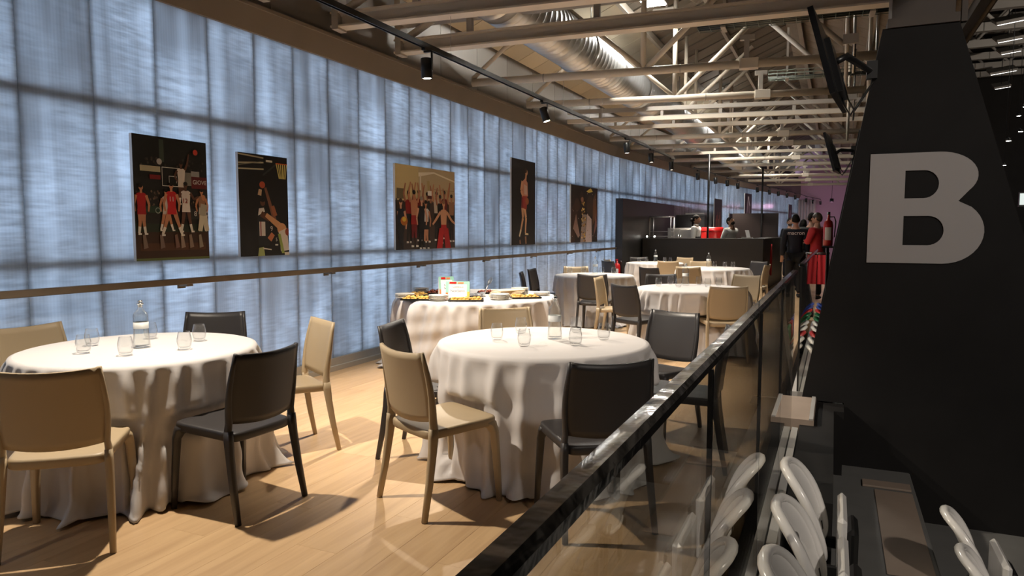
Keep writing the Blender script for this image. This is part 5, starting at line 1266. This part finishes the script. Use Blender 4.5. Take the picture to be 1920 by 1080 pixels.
# arena roof beams, skylight strips, downlights past the pillar; added unseen fill lights
Mt['skylight'] = emit('louvred_lamp_panel', (1, .98, .92, 1), 2.2)
Mt['lamp_dot'] = emit('arena_lamp', (1, .98, .92, 1), 14)
for i in range(9):
    y = 10+3.2*i
    t = empty('arena_truss', (1.7, y, 5.6+.28*i), 0, 'dark arena roof truss past the pillar, %s from the viewpoint' % ords[i], 'roof truss', 'dark arena trusses')
    MB().box((0, -.1, 0), (14, .1, .22)).build('lower_chord', Mt['grey_steel'], t); MB().box((0, -.08, 1.3), (14, .08, 1.45)).build('upper_chord', Mt['grey_steel'], t)
    for k in range(7): MB().tube([(2*k, 0, .2), (2*k+1, 0, 1.3)], .05, 6).tube([(2*k+1, 0, 1.3), (2*k+2, 0, .2)], .05, 6).build('diagonal', Mt['grey_steel'], t)
for i, (x_, y_, z_, w_, d_) in enumerate((lambda q: [(a*(21.2+3.2*j)/25, 21.2+3.2*j, 1.43+(c-1.43)*(21.2+3.2*j)/25, d, e) for j, (a, b, c, d, e) in enumerate(q)])([(4.35, 25, 7.45, .55, .5), (4.35, 25, 6.95, .55, .4), (4.4, 25, 6.6, .5, .15), (4.25, 25, 6.05, .75, .35), (4.25, 25, 5.62, .5, .25)])):
    t = empty('arena_lamp_panel', (x_, y_, z_), 0, 'white louvred lamp panel in the dark arena roof, %s from the top' % ords[i], 'lamp', 'lamp panels in the arena roof')
    M_ = Matrix.Rotation(.35, 4, 'X') @ Matrix.Rotation(-.12, 4, 'Y')
    MB().cbox((-w_/2-.04, -.4, .02), (w_/2+.04, .4, .1), .01, 0, M_).build('housing', Mt['grey_steel'], t)
    n = max(1, int(d_/.12))
    for k in range(n): MB().box((-w_/2, -.36+.72*k/n, 0), (w_/2, -.36+.72*(k+.75)/n, .03), 0, M_).build('lamp_strip', Mt['skylight'], t)
    MB().tube([(0, 0, .08), (0, 0, 10-z_)], .012, 6).build('hanger', Mt['track'], t)
for i, (x_, y_, z_) in enumerate([(4.5*22/25, 22, 1.43+2.62*22/25), (4.78, 25, 4.3), (4.72*26.3/25, 26.3, 1.43+3.32*26.3/25), (4.43*28.2/25, 28.2, 1.43+1.92*28.2/25), (4.85*30/25, 30, 1.43+3.57*30/25)]):
    t = empty('arena_downlight', (x_, y_, z_), 0, 'small bright arena downlight, %s in the cluster past the pillar' % ords[i], 'lamp', 'arena downlights')
    MB().lathe([(0, .1), (.06, .1), (.07, 0), (.06, 0), (.05, .08), (0, .08)], 12).build('shade', Mt['track'], t); MB().lathe([(0, .0), (.055, .0), (.055, .012), (0, .012)], 12).build('lens', Mt['lamp_dot'], t); MB().tube([(0, 0, .1), (0, 0, 10-z_)], .008, 6).build('hanger', Mt['track'], t)
sb = empty('scoreboard', (4.95, 25, 2.15), 0, 'small pale lit display board across the arena', 'display')
MB().box((-.12, 0, 0), (.5, .08, .42)).build('housing', Mt['track'], sb); MB().box((-.10, -.012, .05), (.48, 0, .38)).build('display_face', emit('pale_led_face', (.75, .85, .82, 1), .55), sb); MB().tube([(.2, .04, .4), (.2, .04, 7.8)], .012, 6).build('hanger', Mt['track'], sb)
def arena_fill(x_, y_, z_, tx, ty, tz, power, size, label):  # lamps out of view, added to brighten the pillar, seats and arena roof
    t = empty('added_arena_fill', (x_, y_, z_), 0, label, 'floodlight', 'unseen fill lights added in the arena')
    d = (Vector((tx, ty, tz))-Vector((x_, y_, z_))).normalized(); q = d.to_track_quat('-Z', 'Y').to_matrix().to_4x4()
    MB().cbox((-.3, -.25, .02), (.3, .25, .16), .02, 0, q).build('housing', Mt['track'], t)
    MB().box((-.26, -.21, .0), (.26, .21, .02), 0, q).build('lens', Mt['fill_lens'], t)
    MB().tube([(0, 0, .1), (0, 0, 10-z_)], .02, 6).build('hanger', Mt['track'], t)
    ld = bpy.data.lights.new('arena_fill_spot', 'SPOT'); ld.energy = power; ld.color = (1, .90, .80); ld.spot_size = math.radians(size); ld.spot_blend = .6; ld.shadow_soft_size = .2
    lo = bpy.data.objects.new('arena_fill_spot', ld); C.objects.link(lo); lo.parent = t; lo.location = d*.03; lo.rotation_euler = d.to_track_quat('-Z', 'Y').to_euler()
Mt['fill_lens'] = emit('arena_fill_lens', (1, .93, .85, 1), 3)
arena_fill(4.5, -2.5, 6.5, .6, 6.0, .8, ARENA_FILL_W*4, 42, 'unseen fill light added behind the viewpoint, aimed at the pillar')
arena_fill(14, 9.3, 3.2, 6, 24, 7.5, ARENA_FILL_W*9, 75, 'unseen fill light added across the arena, aimed up at the roof trusses')
